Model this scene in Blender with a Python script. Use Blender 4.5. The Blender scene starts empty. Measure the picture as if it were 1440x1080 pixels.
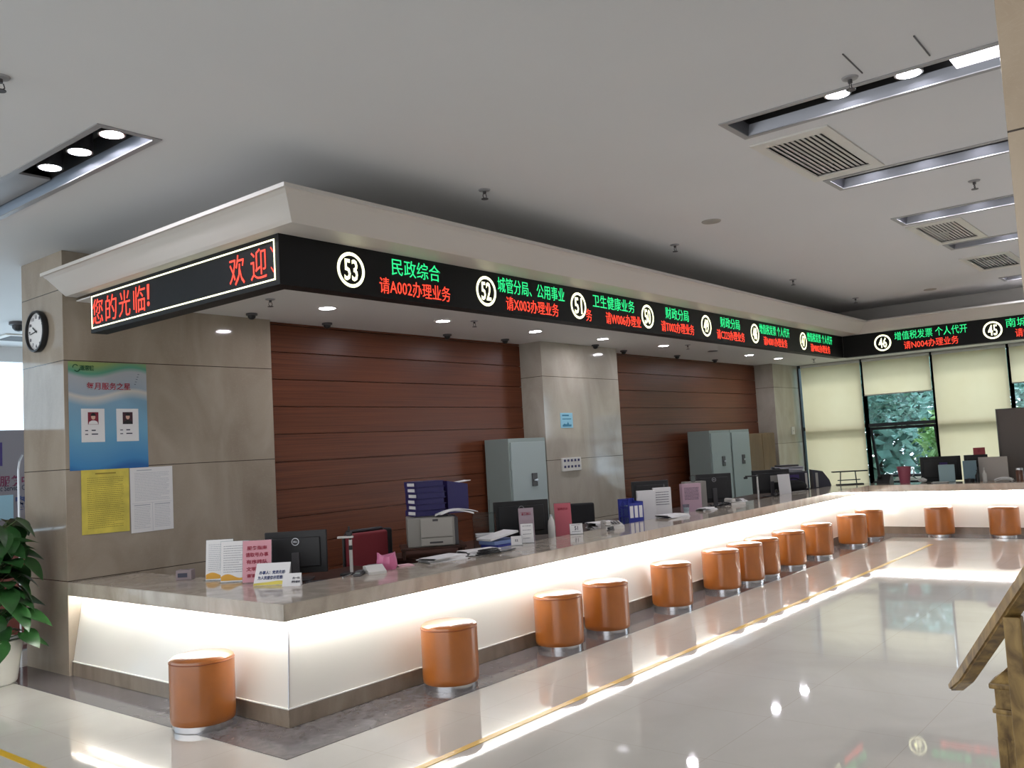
import bpy, bmesh, math, random
from mathutils import Matrix, Vector
random.seed(7)
scene = bpy.context.scene
COL = scene.collection
R = math.radians

# ------------------------------------------------------------------ camera
cam_data = bpy.data.cameras.new('camera')
cam_data.sensor_fit = 'HORIZONTAL'
cam_data.sensor_width = 36.0
cam_data.lens = 1257.905 / 1440 * 36.0
cam_data.clip_start = 0.05
cam_data.clip_end = 200
cam = bpy.data.objects.new('camera', cam_data)
COL.objects.link(cam)
_f = Vector((0.77573591, 0.62666819, 0.07430198))
_r = Vector((0.63066287, -0.7740224, -0.05615759))
_u = Vector((-0.02231922, -0.09042296, 0.99565332))
cam.matrix_world = Matrix(((_r.x, _u.x, -_f.x, -3.43197), (_r.y, _u.y, -_f.y, -4.68286), (_r.z, _u.z, -_f.z, 1.63022), (0, 0, 0, 1)))
scene.camera = cam

# ------------------------------------------------------------------ world, exposure
SKY_NEAR, SKY_FAR = 2.3, 5.0
world = bpy.data.worlds.new('overcast_day')
scene.world = world
world.use_nodes = True
wn = world.node_tree.nodes
bg = wn['Background']
# hazy sky, brighter on the far (+X) side of the building where the sun stands
_tc = wn.new('ShaderNodeTexCoord'); _sx = wn.new('ShaderNodeSeparateXYZ'); _mr = wn.new('ShaderNodeMapRange')
world.node_tree.links.new(_tc.outputs['Generated'], _sx.inputs[0]); world.node_tree.links.new(_sx.outputs['X'], _mr.inputs[0])
_mr.inputs[1].default_value = 0.0; _mr.inputs[2].default_value = 0.8; _mr.inputs[3].default_value = SKY_NEAR; _mr.inputs[4].default_value = SKY_FAR
world.node_tree.links.new(_mr.outputs[0], bg.inputs[1])
bg.inputs[0].default_value = (0.95, 0.97, 1.0, 1)
scene.view_settings.view_transform = 'Standard'
scene.view_settings.look = 'None'
scene.view_settings.exposure = 0.12
scene.view_settings.gamma = 1.0
scene.view_settings.use_curve_mapping = False

sun_data = bpy.data.lights.new('hazy_sun', 'SUN'); sun_data.energy = 3.0; sun_data.angle = R(12); sun_data.color = (1.0, 0.97, 0.92)
sun = bpy.data.objects.new('hazy_sun', sun_data); COL.objects.link(sun)
sun.rotation_euler = Vector((-0.60, 0.12, -0.80)).to_track_quat('-Z', 'Y').to_euler()
LAMP = 170.0        # downlight discs
STRIP = 56.0       # strip under the worktop edge

# ------------------------------------------------------------------ materials
def lin(c):
    return tuple((v / 255 / 12.92) if v / 255 <= 0.04045 else ((v / 255 + 0.055) / 1.055) ** 2.4 for v in c) + (1.0,)

class N:
    """tiny node-tree helper"""
    def __init__(s, m):
        s.t = m.node_tree; s.n = s.t.nodes; s.b = s.n['Principled BSDF']
    def add(s, kind, **kw):
        x = s.n.new(kind)
        for k, v in kw.items(): setattr(x, k, v)
        return x
    def link(s, a, b): s.t.links.new(a, b)
    def coord(s, scale=(1, 1, 1), out='Object'):
        tc = s.add('ShaderNodeTexCoord'); mp = s.add('ShaderNodeMapping')
        mp.inputs['Scale'].default_value = scale
        s.link(tc.outputs[out], mp.inputs[0]); return mp.outputs[0]
    def noise(s, vec, scale, detail=4, dist=0.0):
        x = s.add('ShaderNodeTexNoise'); x.inputs['Scale'].default_value = scale
        x.inputs['Detail'].default_value = detail; x.inputs['Distortion'].default_value = dist
        s.link(vec, x.inputs['Vector']); return x.outputs['Fac']
    def ramp(s, fac, stops):
        x = s.add('ShaderNodeValToRGB'); e = x.color_ramp.elements
        while len(e) < len(stops): e.new(0.5)
        for i, (p, c) in enumerate(stops):
            e[i].position = p; e[i].color = lin(c)
        s.link(fac, x.inputs[0]); return x.outputs[0]
    def mix(s, fac, a, b):
        x = s.add('ShaderNodeMix', data_type='RGBA')
        if isinstance(fac, float): x.inputs[0].default_value = fac
        else: s.link(fac, x.inputs[0])
        for v, i in ((a, 6), (b, 7)):
            if isinstance(v, tuple): x.inputs[i].default_value = lin(v)
            else: s.link(v, x.inputs[i])
        return x.outputs[2]
    def math(s, op, a, b=None):
        x = s.add('ShaderNodeMath', operation=op)
        for i, v in enumerate((a, b)):
            if v is None: continue
            if isinstance(v, (int, float)): x.inputs[i].default_value = v
            else: s.link(v, x.inputs[i])
        return x.outputs[0]

MATS = {}
def mat(name, col=(200, 200, 200), rough=0.5, metal=0.0, var=0.0, vscale=8.0, emit=0.0, ecol=None, spec=0.5, bump=0.0, bscale=200.0, coat=0.0, trans=0.0, alpha=1.0):
    if name in MATS: return MATS[name]
    m = bpy.data.materials.new(name); m.use_nodes = True
    k = N(m); b = k.b
    b.inputs['Base Color'].default_value = lin(col)
    b.inputs['Roughness'].default_value = rough
    b.inputs['Metallic'].default_value = metal
    b.inputs['Specular IOR Level'].default_value = spec
    b.inputs['Coat Weight'].default_value = coat
    b.inputs['Transmission Weight'].default_value = trans
    if emit:
        b.inputs['Emission Color'].default_value = lin(ecol or col)
        b.inputs['Emission Strength'].default_value = emit
    if var:
        v = k.coord(); f = k.noise(v, vscale)
        lo = tuple(max(0, c * (1 - var)) for c in col); hi = tuple(min(255, c * (1 + var)) for c in col)
        k.link(k.ramp(f, [(0.3, lo), (0.7, hi)]), b.inputs['Base Color'])
    if bump:
        v = k.coord(); f = k.noise(v, bscale, 3)
        x = k.add('ShaderNodeBump'); x.inputs['Strength'].default_value = bump; x.inputs['Distance'].default_value = 0.002
        k.link(f, x.inputs['Height']); k.link(x.outputs[0], b.inputs['Normal'])
    MATS[name] = m
    return m

def marble(name, c0, c1, c2, rough, joints=None, xjoint=None, scale=1.0):
    """beige stone with soft cloudy veins; optional dark hairline joints at given heights"""
    m = bpy.data.materials.new(name); m.use_nodes = True; k = N(m)
    v = k.coord((1.0 * scale, 1.0 * scale, 0.45 * scale))
    f = k.noise(v, 2.2, 7, 1.2)
    colr = k.ramp(f, [(0.28, c0), (0.5, c1), (0.74, c2)])
    v2 = k.coord((1.3 * scale, 1.3 * scale, 2.6 * scale)); f2 = k.noise(v2, 5, 9, 2.5)
    veil = k.math('MULTIPLY', k.math('LESS_THAN', k.math('ABSOLUTE', k.math('SUBTRACT', f2, 0.5)), 0.012), 0.25)
    colr = k.mix(veil, colr, c2)
    if joints:
        tc = k.add('ShaderNodeTexCoord'); sp = k.add('ShaderNodeSeparateXYZ'); k.link(tc.outputs['Object'], sp.inputs[0])
        tot = None
        for z in joints:
            h = k.math('LESS_THAN', k.math('ABSOLUTE', k.math('SUBTRACT', sp.outputs['Z'], z)), 0.0035)
            tot = h if tot is None else k.math('MAXIMUM', tot, h)
        colr = k.mix(tot, colr, (70, 60, 50))
    k.link(colr, k.b.inputs['Base Color'])
    k.b.inputs['Roughness'].default_value = rough
    MATS[name] = m
    return m

M_WALL = marble('beige_wall_marble', (144, 131, 115), (156, 144, 128), (168, 157, 141), 0.06, joints=(0.765, 1.682, 2.595, 3.2))
M_PILL = marble('pale_wall_marble', (160, 152, 138), (172, 165, 152), (184, 177, 165), 0.08, joints=(0.6, 1.47, 2.62))
M_COLM = marble('tan_column_marble', (172, 152, 130), (184, 165, 142), (194, 176, 154), 0.25, joints=(1.68, 2.6))
M_TOP = marble('worktop_marble', (162, 151, 136), (180, 169, 154), (196, 187, 174), 0.09, scale=2.2)
M_PLIN = marble('plinth_marble', (128, 114, 98), (142, 128, 112), (154, 142, 126), 0.2, scale=2.0)
M_GRAN = marble('grey_granite_border', (86, 82, 84), (97, 93, 94), (112, 108, 108), 0.1, scale=5.0)

def floor_material():
    m = bpy.data.materials.new('polished_floor_tile'); m.use_nodes = True; k = N(m)
    v = k.coord((1, 1, 1))
    br = k.add('ShaderNodeTexBrick'); br.offset = 0.0
    br.inputs['Scale'].default_value = 1.0; br.inputs['Brick Width'].default_value = 0.8; br.inputs['Row Height'].default_value = 0.8
    br.inputs['Mortar Size'].default_value = 0.0018; br.inputs['Mortar Smooth'].default_value = 0.2
    k.link(v, br.inputs['Vector'])
    f = k.noise(v, 1.6, 6, 0.8)
    body = k.ramp(f, [(0.3, (194, 191, 181)), (0.7, (203, 200, 191))])
    k.link(k.mix(br.outputs['Fac'], body, (184, 177, 164)), k.b.inputs['Base Color'])
    k.b.inputs['Roughness'].default_value = 0.035
    k.b.inputs['IOR'].default_value = 1.75
    return m
M_FLOOR = floor_material()

def wood_material(name, c0, c1, rough, axis=(0.35, 6, 30)):
    m = bpy.data.materials.new(name); m.use_nodes = True; k = N(m)
    v = k.coord(axis); f = k.noise(v, 2.0, 5, 0.6)
    k.link(k.ramp(f, [(0.3, c0), (0.7, c1)]), k.b.inputs['Base Color'])
    k.b.inputs['Roughness'].default_value = rough
    k.b.inputs['Specular IOR Level'].default_value = 0.3
    return m
M_WOOD = wood_material('red_brown_wall_board', (84, 44, 25), (112, 61, 37), 0.36)
M_RAIL = wood_material('gilded_worn_wood', (84, 62, 34), (172, 142, 88), 0.34, (14, 14, 7))
M_DESK = wood_material('dark_desk_wood', (52, 32, 26), (70, 44, 34), 0.4, (6, 0.5, 6))
M_BROWN = wood_material('tan_board', (112, 90, 62), (126, 102, 72), 0.55, (3, 3, 0.6))

M_CEIL = mat('ceiling_paint', (210, 211, 212), 0.7, var=0.01, vscale=0.6)
M_CORN = mat('cornice_paint', (198, 194, 188), 0.45)
M_SOFF = mat('soffit_paint', (226, 224, 221), 0.6)
M_BLACK = mat('black_plastic', (26, 26, 28), 0.45)
M_LEDB = mat('led_board_black', (9, 9, 10), 0.5, spec=0.25)
M_CREAM = mat('led_cream', (255, 255, 214), 0.5, emit=1.7, ecol=(255, 255, 206))
M_GREEN = mat('led_green', (20, 60, 40), 0.5, emit=1.15, ecol=(40, 240, 140))
M_RED = mat('led_red', (60, 20, 16), 0.5, emit=1.6, ecol=(255, 66, 44))
M_LAMP = mat('lamp_diffuser', (255, 255, 255), 0.5, emit=LAMP, ecol=(246, 244, 255))
M_STRIP = mat('light_strip', (255, 255, 255), 0.5, emit=STRIP, ecol=(250, 250, 250))
M_TUBE = mat('fluorescent_panel', (255, 255, 255), 0.5, emit=3.0, ecol=(245, 245, 255))
M_ALU = mat('aluminium', (178, 180, 184), 0.28, metal=1.0)
M_ALUM = mat('grey_aluminium_frame', (150, 150, 152), 0.4, metal=0.15)
M_REFL = mat('white_reflector', (120, 122, 128), 0.3, metal=0.9)
M_DARKH = mat('dark_recess', (34, 33, 34), 0.6)
M_CHROME = mat('chrome', (205, 205, 208), 0.22, metal=1.0)
M_PANEL = mat('milky_counter_panel', (226, 222, 212), 0.12)
M_TRIM = mat('white_trim', (238, 236, 230), 0.4)
M_LEATH = mat('orange_leatherette', (160, 92, 34), 0.3, coat=0.6, var=0.05, vscale=5, bump=0.12, bscale=220)
M_SEAM = mat('dark_orange_seam', (140, 72, 30), 0.45)
M_TAPE = mat('yellow_floor_tape', (206, 166, 40), 0.3)
M_WHITE = mat('white_paper', (226, 225, 224), 0.6)
M_WHITEP = mat('white_plastic', (206, 204, 198), 0.4)
M_GREYP = mat('grey_plastic', (150, 147, 140), 0.45)
M_DGREY = mat('dark_grey_plastic', (70, 68, 70), 0.45)
M_INK = mat('dark_ink', (60, 62, 78), 0.7)
M_INKB = mat('blue_ink', (60, 72, 116), 0.7)
M_INKR = mat('red_ink', (150, 40, 62), 0.7)
M_PINK = mat('pink_paper', (208, 150, 160), 0.6)
M_PINKD = mat('rose_card', (188, 92, 104), 0.55)
M_PINKF = mat('pink_film', (206, 112, 150), 0.35)
M_YELL = mat('yellow_paper', (212, 196, 84), 0.55, var=0.08, vscale=7)
M_ORNG = mat('orange_wave_print', (216, 160, 52), 0.6)
M_BLUEB = mat('navy_binder', (40, 36, 92), 0.45)
M_BLUEF = mat('blue_file_plastic', (52, 62, 150), 0.4)
M_CABI = mat('grey_green_steel', (140, 152, 147), 0.42)
M_CABD = mat('pale_steel_door', (158, 171, 169), 0.38)
M_REDF = mat('red_fabric', (120, 30, 40), 0.75, bump=0.3, bscale=400)
M_BLKF = mat('black_fabric', (24, 24, 26), 0.8)
M_FRAME = mat('dark_window_frame', (46, 48, 52), 0.4, metal=0.3)
M_POT = mat('white_ceramic', (226, 224, 214), 0.25)
M_SOIL = mat('potting_soil', (44, 34, 26), 0.9)
M_STEM = mat('plant_stem', (74, 92, 48), 0.6)
M_LEAF = mat('dark_green_leaf', (44, 84, 42), 0.3, var=0.25, vscale=6)
M_TREE = mat('tree_leaf', (122, 160, 148), 0.5, var=0.35, vscale=1.2)
M_TREEL = mat('pale_tree_leaf', (150, 186, 120), 0.5, var=0.25, vscale=1.2)
M_BARK = mat('tree_bark', (84, 74, 64), 0.8)
M_GRASS = mat('outside_paving', (176, 172, 162), 0.9, var=0.2, vscale=1)
M_GREYB = mat('grey_backdrop', (132, 126, 132), 0.5)
M_PURP = mat('purple_print', (62, 44, 110), 0.5)
M_MAROON = mat('maroon_print', (112, 40, 72), 0.5)
M_REDW = mat('red_brown_desk', (116, 56, 46), 0.4)
M_PART = mat('grey_partition_fabric', (128, 120, 116), 0.8)
M_PBLUE = mat('pale_blue_plastic', (146, 176, 182), 0.35)
M_BIN = mat('rose_bucket_plastic', (176, 92, 112), 0.4)
M_SKIN = mat('portrait_skin', (210, 170, 150), 0.7)
M_PHOTO = mat('portrait_red_ground', (128, 32, 50), 0.6)
M_PHOTOD = mat('portrait_dark_ground', (64, 34, 44), 0.6)
M_NBLUE = mat('sky_blue_notice', (150, 206, 226), 0.5)

def glass(name, tint=(235, 245, 245), refl=1.45):
    m = bpy.data.materials.new(name); m.use_nodes = True; k = N(m)
    tr = k.add('ShaderNodeBsdfTransparent'); tr.inputs[0].default_value = lin(tint)
    gl = k.add('ShaderNodeBsdfGlossy'); gl.inputs['Roughness'].default_value = 0.02
    fr = k.add('ShaderNodeFresnel'); fr.inputs[0].default_value = refl
    mx = k.add('ShaderNodeMixShader')
    ge = k.add('ShaderNodeNewGeometry'); front = k.math('MULTIPLY', fr.outputs[0], k.math('SUBTRACT', 1.0, ge.outputs['Backfacing']))
    k.link(front, mx.inputs[0]); k.link(tr.outputs[0], mx.inputs[1]); k.link(gl.outputs[0], mx.inputs[2])
    k.link(mx.outputs[0], k.n['Material Output'].inputs[0])
    return m
M_GLASS = glass('window_glass', (222, 234, 242))
M_ACRYL = glass('clear_acrylic', (228, 234, 236), 1.5)

def blind_material():
    m = bpy.data.materials.new('cream_blind_fabric'); m.use_nodes = True; k = N(m)
    v = k.coord((1, 1, 1)); f = k.noise(v, 1.3, 3)
    c = k.ramp(f, [(0.3, (230, 206, 166)), (0.7, (236, 214, 176))])
    d = k.add('ShaderNodeBsdfDiffuse'); t = k.add('ShaderNodeBsdfTranslucent'); mx = k.add('ShaderNodeMixShader')
    mx.inputs[0].default_value = 0.68
    k.link(c, d.inputs[0]); k.link(c, t.inputs[0]); k.link(d.outputs[0], mx.inputs[1]); k.link(t.outputs[0], mx.inputs[2])
    k.link(mx.outputs[0], k.n['Material Output'].inputs[0])
    return m
M_BLIND = blind_material()

def poster_material():
    """printed poster: green wave at the head, pale band, blue ground below (printed colours of the sheet, object space z 0..0.92)"""
    m = bpy.data.materials.new('blue_poster_print'); m.use_nodes = True; k = N(m)
    tc = k.add('ShaderNodeTexCoord'); sp = k.add('ShaderNodeSeparateXYZ'); k.link(tc.outputs['Object'], sp.inputs[0])
    x, z = sp.outputs['X'], sp.outputs['Z']
    w = k.math('MULTIPLY', k.math('SINE', k.math('MULTIPLY', x, 8.5)), 0.035)
    zz = k.math('ADD', k.math('DIVIDE', k.math('ADD', z, w), 0.92), 0.0)
    c = k.ramp(zz, [(0.0, (32, 96, 160)), (0.06, (62, 134, 186)), (0.35, (108, 164, 194)), (0.62, (128, 166, 190)), (0.7, (204, 200, 190)), (0.73, (156, 170, 182)), (0.88, (170, 174, 178)), (0.925, (84, 152, 126)), (1.0, (140, 160, 96))])
    k.link(c, k.b.inputs['Base Color']); k.b.inputs['Roughness'].default_value = 0.35
    return m
M_POSTER = poster_material()

# ------------------------------------------------------------------ mesh helpers
class MB:
    def __init__(s): s.bm = bmesh.new()
    def poly(s, pts):
        return s.bm.faces.new([s.bm.verts.new(p) for p in pts])
    def box(s, x0, x1, y0, y1, z0, z1, bev=0.0, rot=None, seg=2):
        b = bmesh.new(); bmesh.ops.create_cube(b, size=1)
        bmesh.ops.scale(b, vec=(abs(x1 - x0), abs(y1 - y0), abs(z1 - z0)), verts=b.verts)
        if bev: bmesh.ops.bevel(b, geom=b.edges[:], offset=bev, segments=seg, affect='EDGES', profile=0.6)
        c = Vector(((x0 + x1) / 2, (y0 + y1) / 2, (z0 + z1) / 2))
        mt = Matrix.Translation(c)
        if rot is not None: mt = mt @ rot
        bmesh.ops.transform(b, matrix=mt, verts=b.verts)
        return s.merge(b)
    def merge(s, b, mtx=None):
        me = bpy.data.meshes.new('tmp'); b.to_mesh(me); b.free()
        if mtx is not None: me.transform(mtx)
        s.bm.from_mesh(me); bpy.data.meshes.remove(me); return s
    def lathe(s, prof, c=(0, 0, 0), n=32, mtx=None):
        b = bmesh.new(); rings = []
        for r, z in prof:
            rings.append([b.verts.new((r * math.cos(2 * math.pi * i / n), r * math.sin(2 * math.pi * i / n), z)) for i in range(n)] if r > 1e-6 else [b.verts.new((0, 0, z))])
        for a, d in zip(rings, rings[1:]):
            if len(a) == 1 and len(d) == 1: continue
            for i in range(n):
                j = (i + 1) % n
                if len(a) == 1: b.faces.new((a[0], d[j], d[i]))
                elif len(d) == 1: b.faces.new((a[i], a[j], d[0]))
                else: b.faces.new((a[i], a[j], d[j], d[i]))
        bmesh.ops.recalc_face_normals(b, faces=b.faces)
        mt = Matrix.Translation(c)
        if mtx is not None: mt = mt @ mtx
        return s.merge(b, mt)
    def cyl(s, p0, p1, r, r1=None, n=12):
        p0, p1 = Vector(p0), Vector(p1); d = p1 - p0
        q = Vector((0, 0, 1)).rotation_difference(d.normalized()).to_matrix().to_4x4()
        rr = r if r1 is None else r1
        return s.lathe([(0, 0), (r, 0), (rr, d.length), (0, d.length)], p0, n, q)
    def tube(s, pts, r, n=8):
        for a, b in zip(pts, pts[1:]): s.cyl(a, b, r, n=n)
        return s
    def prism(s, pts, h, mtx=None):
        """polygon in local xy extruded by h in z"""
        b = bmesh.new()
        lo = [b.verts.new((x, y, 0)) for x, y in pts]; hi = [b.verts.new((x, y, h)) for x, y in pts]
        b.faces.new(lo[::-1]); b.faces.new(hi)
        for i in range(len(pts)):
            j = (i + 1) % len(pts); b.faces.new((lo[i], lo[j], hi[j], hi[i]))
        bmesh.ops.recalc_face_normals(b, faces=b.faces)
        return s.merge(b, mtx)
    def sphere(s, c, r, sc=(1, 1, 1), n=16):
        b = bmesh.new(); bmesh.ops.create_uvsphere(b, u_segments=n, v_segments=n // 2, radius=r)
        return s.merge(b, Matrix.Translation(c) @ Matrix.Diagonal((*sc, 1)))
    def text(s, body, w, h, mtx, bold=0.0, depth=0.002):
        """lettering fitted to a w x h box centred on the matrix origin, local x right, local y up"""
        c = bpy.data.curves.new('t', 'FONT'); c.body = body; c.size = 1; c.offset = bold; c.resolution_u = 2; c.extrude = 0.01
        o = bpy.data.objects.new('t', c); COL.objects.link(o)
        dg = bpy.context.evaluated_depsgraph_get(); dg.update()
        me = bpy.data.meshes.new_from_object(o.evaluated_get(dg))
        bpy.data.objects.remove(o); bpy.data.curves.remove(c)
        if not me.vertices: return s
        xs = [v.co.x for v in me.vertices]; ys = [v.co.y for v in me.vertices]
        a = Matrix.Diagonal((w / (max(xs) - min(xs)), h / (max(ys) - min(ys)), depth / 0.02, 1)) @ Matrix.Translation((-(max(xs) + min(xs)) / 2, -(max(ys) + min(ys)) / 2, 0.01))
        me.transform(mtx @ a); s.bm.from_mesh(me); bpy.data.meshes.remove(me); return s
    def build(s, name, m, parent=None, smooth=False, loc=None, bevel=0.0):
        me = bpy.data.meshes.new(name)
        if bevel: bmesh.ops.bevel(s.bm, geom=s.bm.edges[:], offset=bevel, segments=2, affect='EDGES')
        s.bm.to_mesh(me); s.bm.free()
        if m is not None: me.materials.append(m)
        if smooth:
            me.polygons.foreach_set('use_smooth', [True] * len(me.polygons))
            try: me.set_sharp_from_angle(angle=R(35))
            except Exception: pass
        o = bpy.data.objects.new(name, me); COL.objects.link(o)
        if loc is not None: o.location = loc
        if parent is not None: o.parent = parent
        return o

def tag(o, label, cat, group=None, kind=None):
    o['label'] = label; o['category'] = cat
    if group: o['group'] = group
    if kind: o['kind'] = kind
    return o
def thing(name, label, cat, loc=(0, 0, 0), rz=0.0, group=None):
    o = bpy.data.objects.new(name, None); COL.objects.link(o); o.empty_display_size = 0.1
    o.location = loc; o.rotation_euler = (0, 0, rz)
    return tag(o, label, cat, group)
def struct(o, label=None):
    o['kind'] = 'structure'
    if label: o['label'] = label
    return o
def dup(root, loc, rz=None, label=None, group=None):
    c = root.copy(); COL.objects.link(c); c.location = loc
    if rz is not None: c.rotation_euler = (0, 0, rz)
    if label: c['label'] = label
    if group: c['group'] = group
    for ch in list(root.children):
        d = ch.copy(); COL.objects.link(d); d.parent = c
        for g in list(ch.children):
            e = g.copy(); COL.objects.link(e); e.parent = d
    return c
# local frame for writing on a face that looks along -Y (x right, z up) / along -X
FACE_Y = Matrix(((1, 0, 0, 0), (0, 0, -1, 0), (0, 1, 0, 0), (0, 0, 0, 1)))
FACE_X = Matrix(((0, 0, -1, 0), (-1, 0, 0, 0), (0, 1, 0, 0), (0, 0, 0, 1)))
def fy(x, y, z): return Matrix.Translation((x, y, z)) @ FACE_Y
def fx(x, y, z): return Matrix.Translation((x, y, z)) @ FACE_X

# ------------------------------------------------------------------ dimensions
CEIL = 3.53; SOF = 3.10; LB = 2.89; XC = 11.24; XW = 15.35; HT = 0.76; TT = 0.108
SY, SX, SC = -0.085, -0.002, 10.34      # faces of the three led bands
YEND = -7.5

# ------------------------------------------------------------------ floor
f = MB(); f.poly([(-9, -9, 0), (16, -9, 0), (16, 10, 0), (-9, 10, 0)])
struct(f.build('floor', M_FLOOR))
b = MB()
b.box(-0.34, 0.03, -0.44, 3.68, 0.0005, 0.003)
b.box(0.03, XC - 0.44, -0.44, 0.05, 0.0005, 0.003)
b.box(XC - 0.44, XC + 0.05, YEND, 0.05, 0.0005, 0.003)
struct(b.build('trim_1', M_GRAN), 'grey granite border set in the floor along the counter')
t = MB(); t.box(-1.16, 10.0, -1.21, -1.16, 0.0005, 0.0025); tag(t.build('floor_tape', M_TAPE), 'long yellow floor tape line parallel to the long counter', 'floor tape')
t = MB(); t.box(-1.18, -1.13, -1.155, 3.4, 0.0005, 0.0025); tag(t.build('floor_tape', M_TAPE), 'short yellow floor tape line in front of the left counter end', 'floor tape')

# ------------------------------------------------------------------ ceiling with openings
TROUGHS = [(1.53, 1.90, -5.6, -2.40), (3.26, 3.63, -5.6, -2.41), (4.98, 5.36, -5.6, -2.40), (6.68, 7.05, -5.6, -2.43), (9.66, 10.03, -5.6, -2.40), (-1.11, -0.74, -0.02, 4.6)]
VENTS = [(2.06, 3.20, -2.86, -2.37), (5.46, 6.61, -2.86, -2.40), (7.72, 8.84, -2.86, -2.36)]
holes = TROUGHS + VENTS
xs = sorted({-9.0, 11.1} | {h[0] for h in holes} | {h[1] for h in holes})
ys = sorted({-9.0, 10.0} | {h[2] for h in holes} | {h[3] for h in holes})
c = MB()
for x0, x1 in zip(xs, xs[1:]):
    for y0, y1 in zip(ys, ys[1:]):
        mx, my = (x0 + x1) / 2, (y0 + y1) / 2
        if any(h[0] < mx < h[1] and h[2] < my < h[3] for h in holes): continue
        c.poly([(x0, y0, CEIL), (x0, y1, CEIL), (x1, y1, CEIL), (x1, y0, CEIL)])
bmesh.ops.remove_doubles(c.bm, verts=c.bm.verts, dist=1e-4)
struct(c.build('ceiling', M_CEIL))
r = MB(); r.poly([(-9, -9, 3.9), (-9, 10, 3.9), (16, 10, 3.9), (16, -9, 3.9)]); struct(r.build('ceiling_slab', M_CEIL))
s = MB(); s.box(SX + 0.12, XW + 0.2, SY + 0.02, 3.02, SOF, SOF + 0.012); s.box(SC + 0.1, XW + 0.2, YEND, SY + 0.02, SOF, SOF + 0.05)
struct(s.build('ceiling_soffit', M_SOFF), 'lower soffit over the staff side of the counter')

# cornice: a mitred moulding swept round the three bands (offset outward from the band, height)
prof = [(0.0, 3.083), (0.262, 3.083), (0.285, 3.10), (0.345, 3.152), (0.41, 3.205), (0.44, 3.222), (0.462, 3.222), (0.462, 3.247), (-1, 3.27), (-1, CEIL)]
cn = MB(); rows = []
for o, z in prof:
    if o < 0: xb, ya, xc = 0.36, 0.20, 10.92
    else: xb, ya, xc = SX - max(o - 0.17, 0.0), SY - o, SC - max(o - 0.2, 0.0)
    rows.append([(xb, 2.62, z), (xb, ya, z), (xc, ya, z), (xc, YEND, z)])
for a, d in zip(rows, rows[1:]):
    for i in range(3): cn.poly([a[i], a[i + 1], d[i + 1], d[i]])
cn.poly([r_[0] for r_ in rows])
bmesh.ops.remove_doubles(cn.bm, verts=cn.bm.verts, dist=1e-5)
bmesh.ops.recalc_face_normals(cn.bm, faces=cn.bm.faces)
struct(cn.build('trim_2', M_CORN), 'white cornice above the led bands')

# ------------------------------------------------------------------ walls
w = MB(); w.box(0.0, 2.076, LB, 3.68, 0, CEIL, bev=0.004); struct(w.build('wall_left', M_WALL), 'beige marble wall block with the clock and posters')
def planks(x0, x1):
    m = MB(); m.box(x0, x1, 3.02, 3.06, 0, SOF)
    z = -0.063
    while z < SOF:
        m.box(x0, x1, 2.99, 3.02, max(z + 0.004, 0), min(z + 0.2811, SOF), bev=0.002, seg=1); z += 0.2851
    return m
struct(planks(2.076, 6.27).build('wall_back', M_WOOD), 'red brown boarded wall between the marble block and the pillar')
struct(planks(8.19, 14.03).build('wall_back', M_WOOD), 'red brown boarded wall right of the marble pillar')
w = MB(); w.box(6.27, 8.19, 2.62, 3.06, 0, SOF, bev=0.003); struct(w.build('wall_pillar', M_PILL), 'pale marble pillar with the sockets')
w = MB(); w.box(14.03, 15.62, 2.60, 3.06, 0, SOF, bev=0.003); struct(w.build('wall_pillar', M_PILL), 'far marble pillar beside the windows')
w = MB(); w.box(-0.08, 0.75, -5.0, -4.165, 0, CEIL, bev=0.004); struct(w.build('wall_column', M_COLM), 'tan marble column at the right edge')
w = MB(); w.box(XW - 0.05, XW + 0.15, YEND, 2.60, 0, 0.32); struct(w.build('wall_right', M_SOFF), 'low wall under the far windows')
w = MB(); w.box(XW + 0.15, XW + 0.25, YEND, 3.1, SOF - 0.03, 3.9); struct(w.build('wall_right', M_SOFF), 'wall above the far windows')
w = MB(); w.box(-9, 16, -9.2, -9.0, 0, 3.9); struct(w.build('wall_front', M_CORN), 'pale wall of the hall opposite the long counter')

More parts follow.
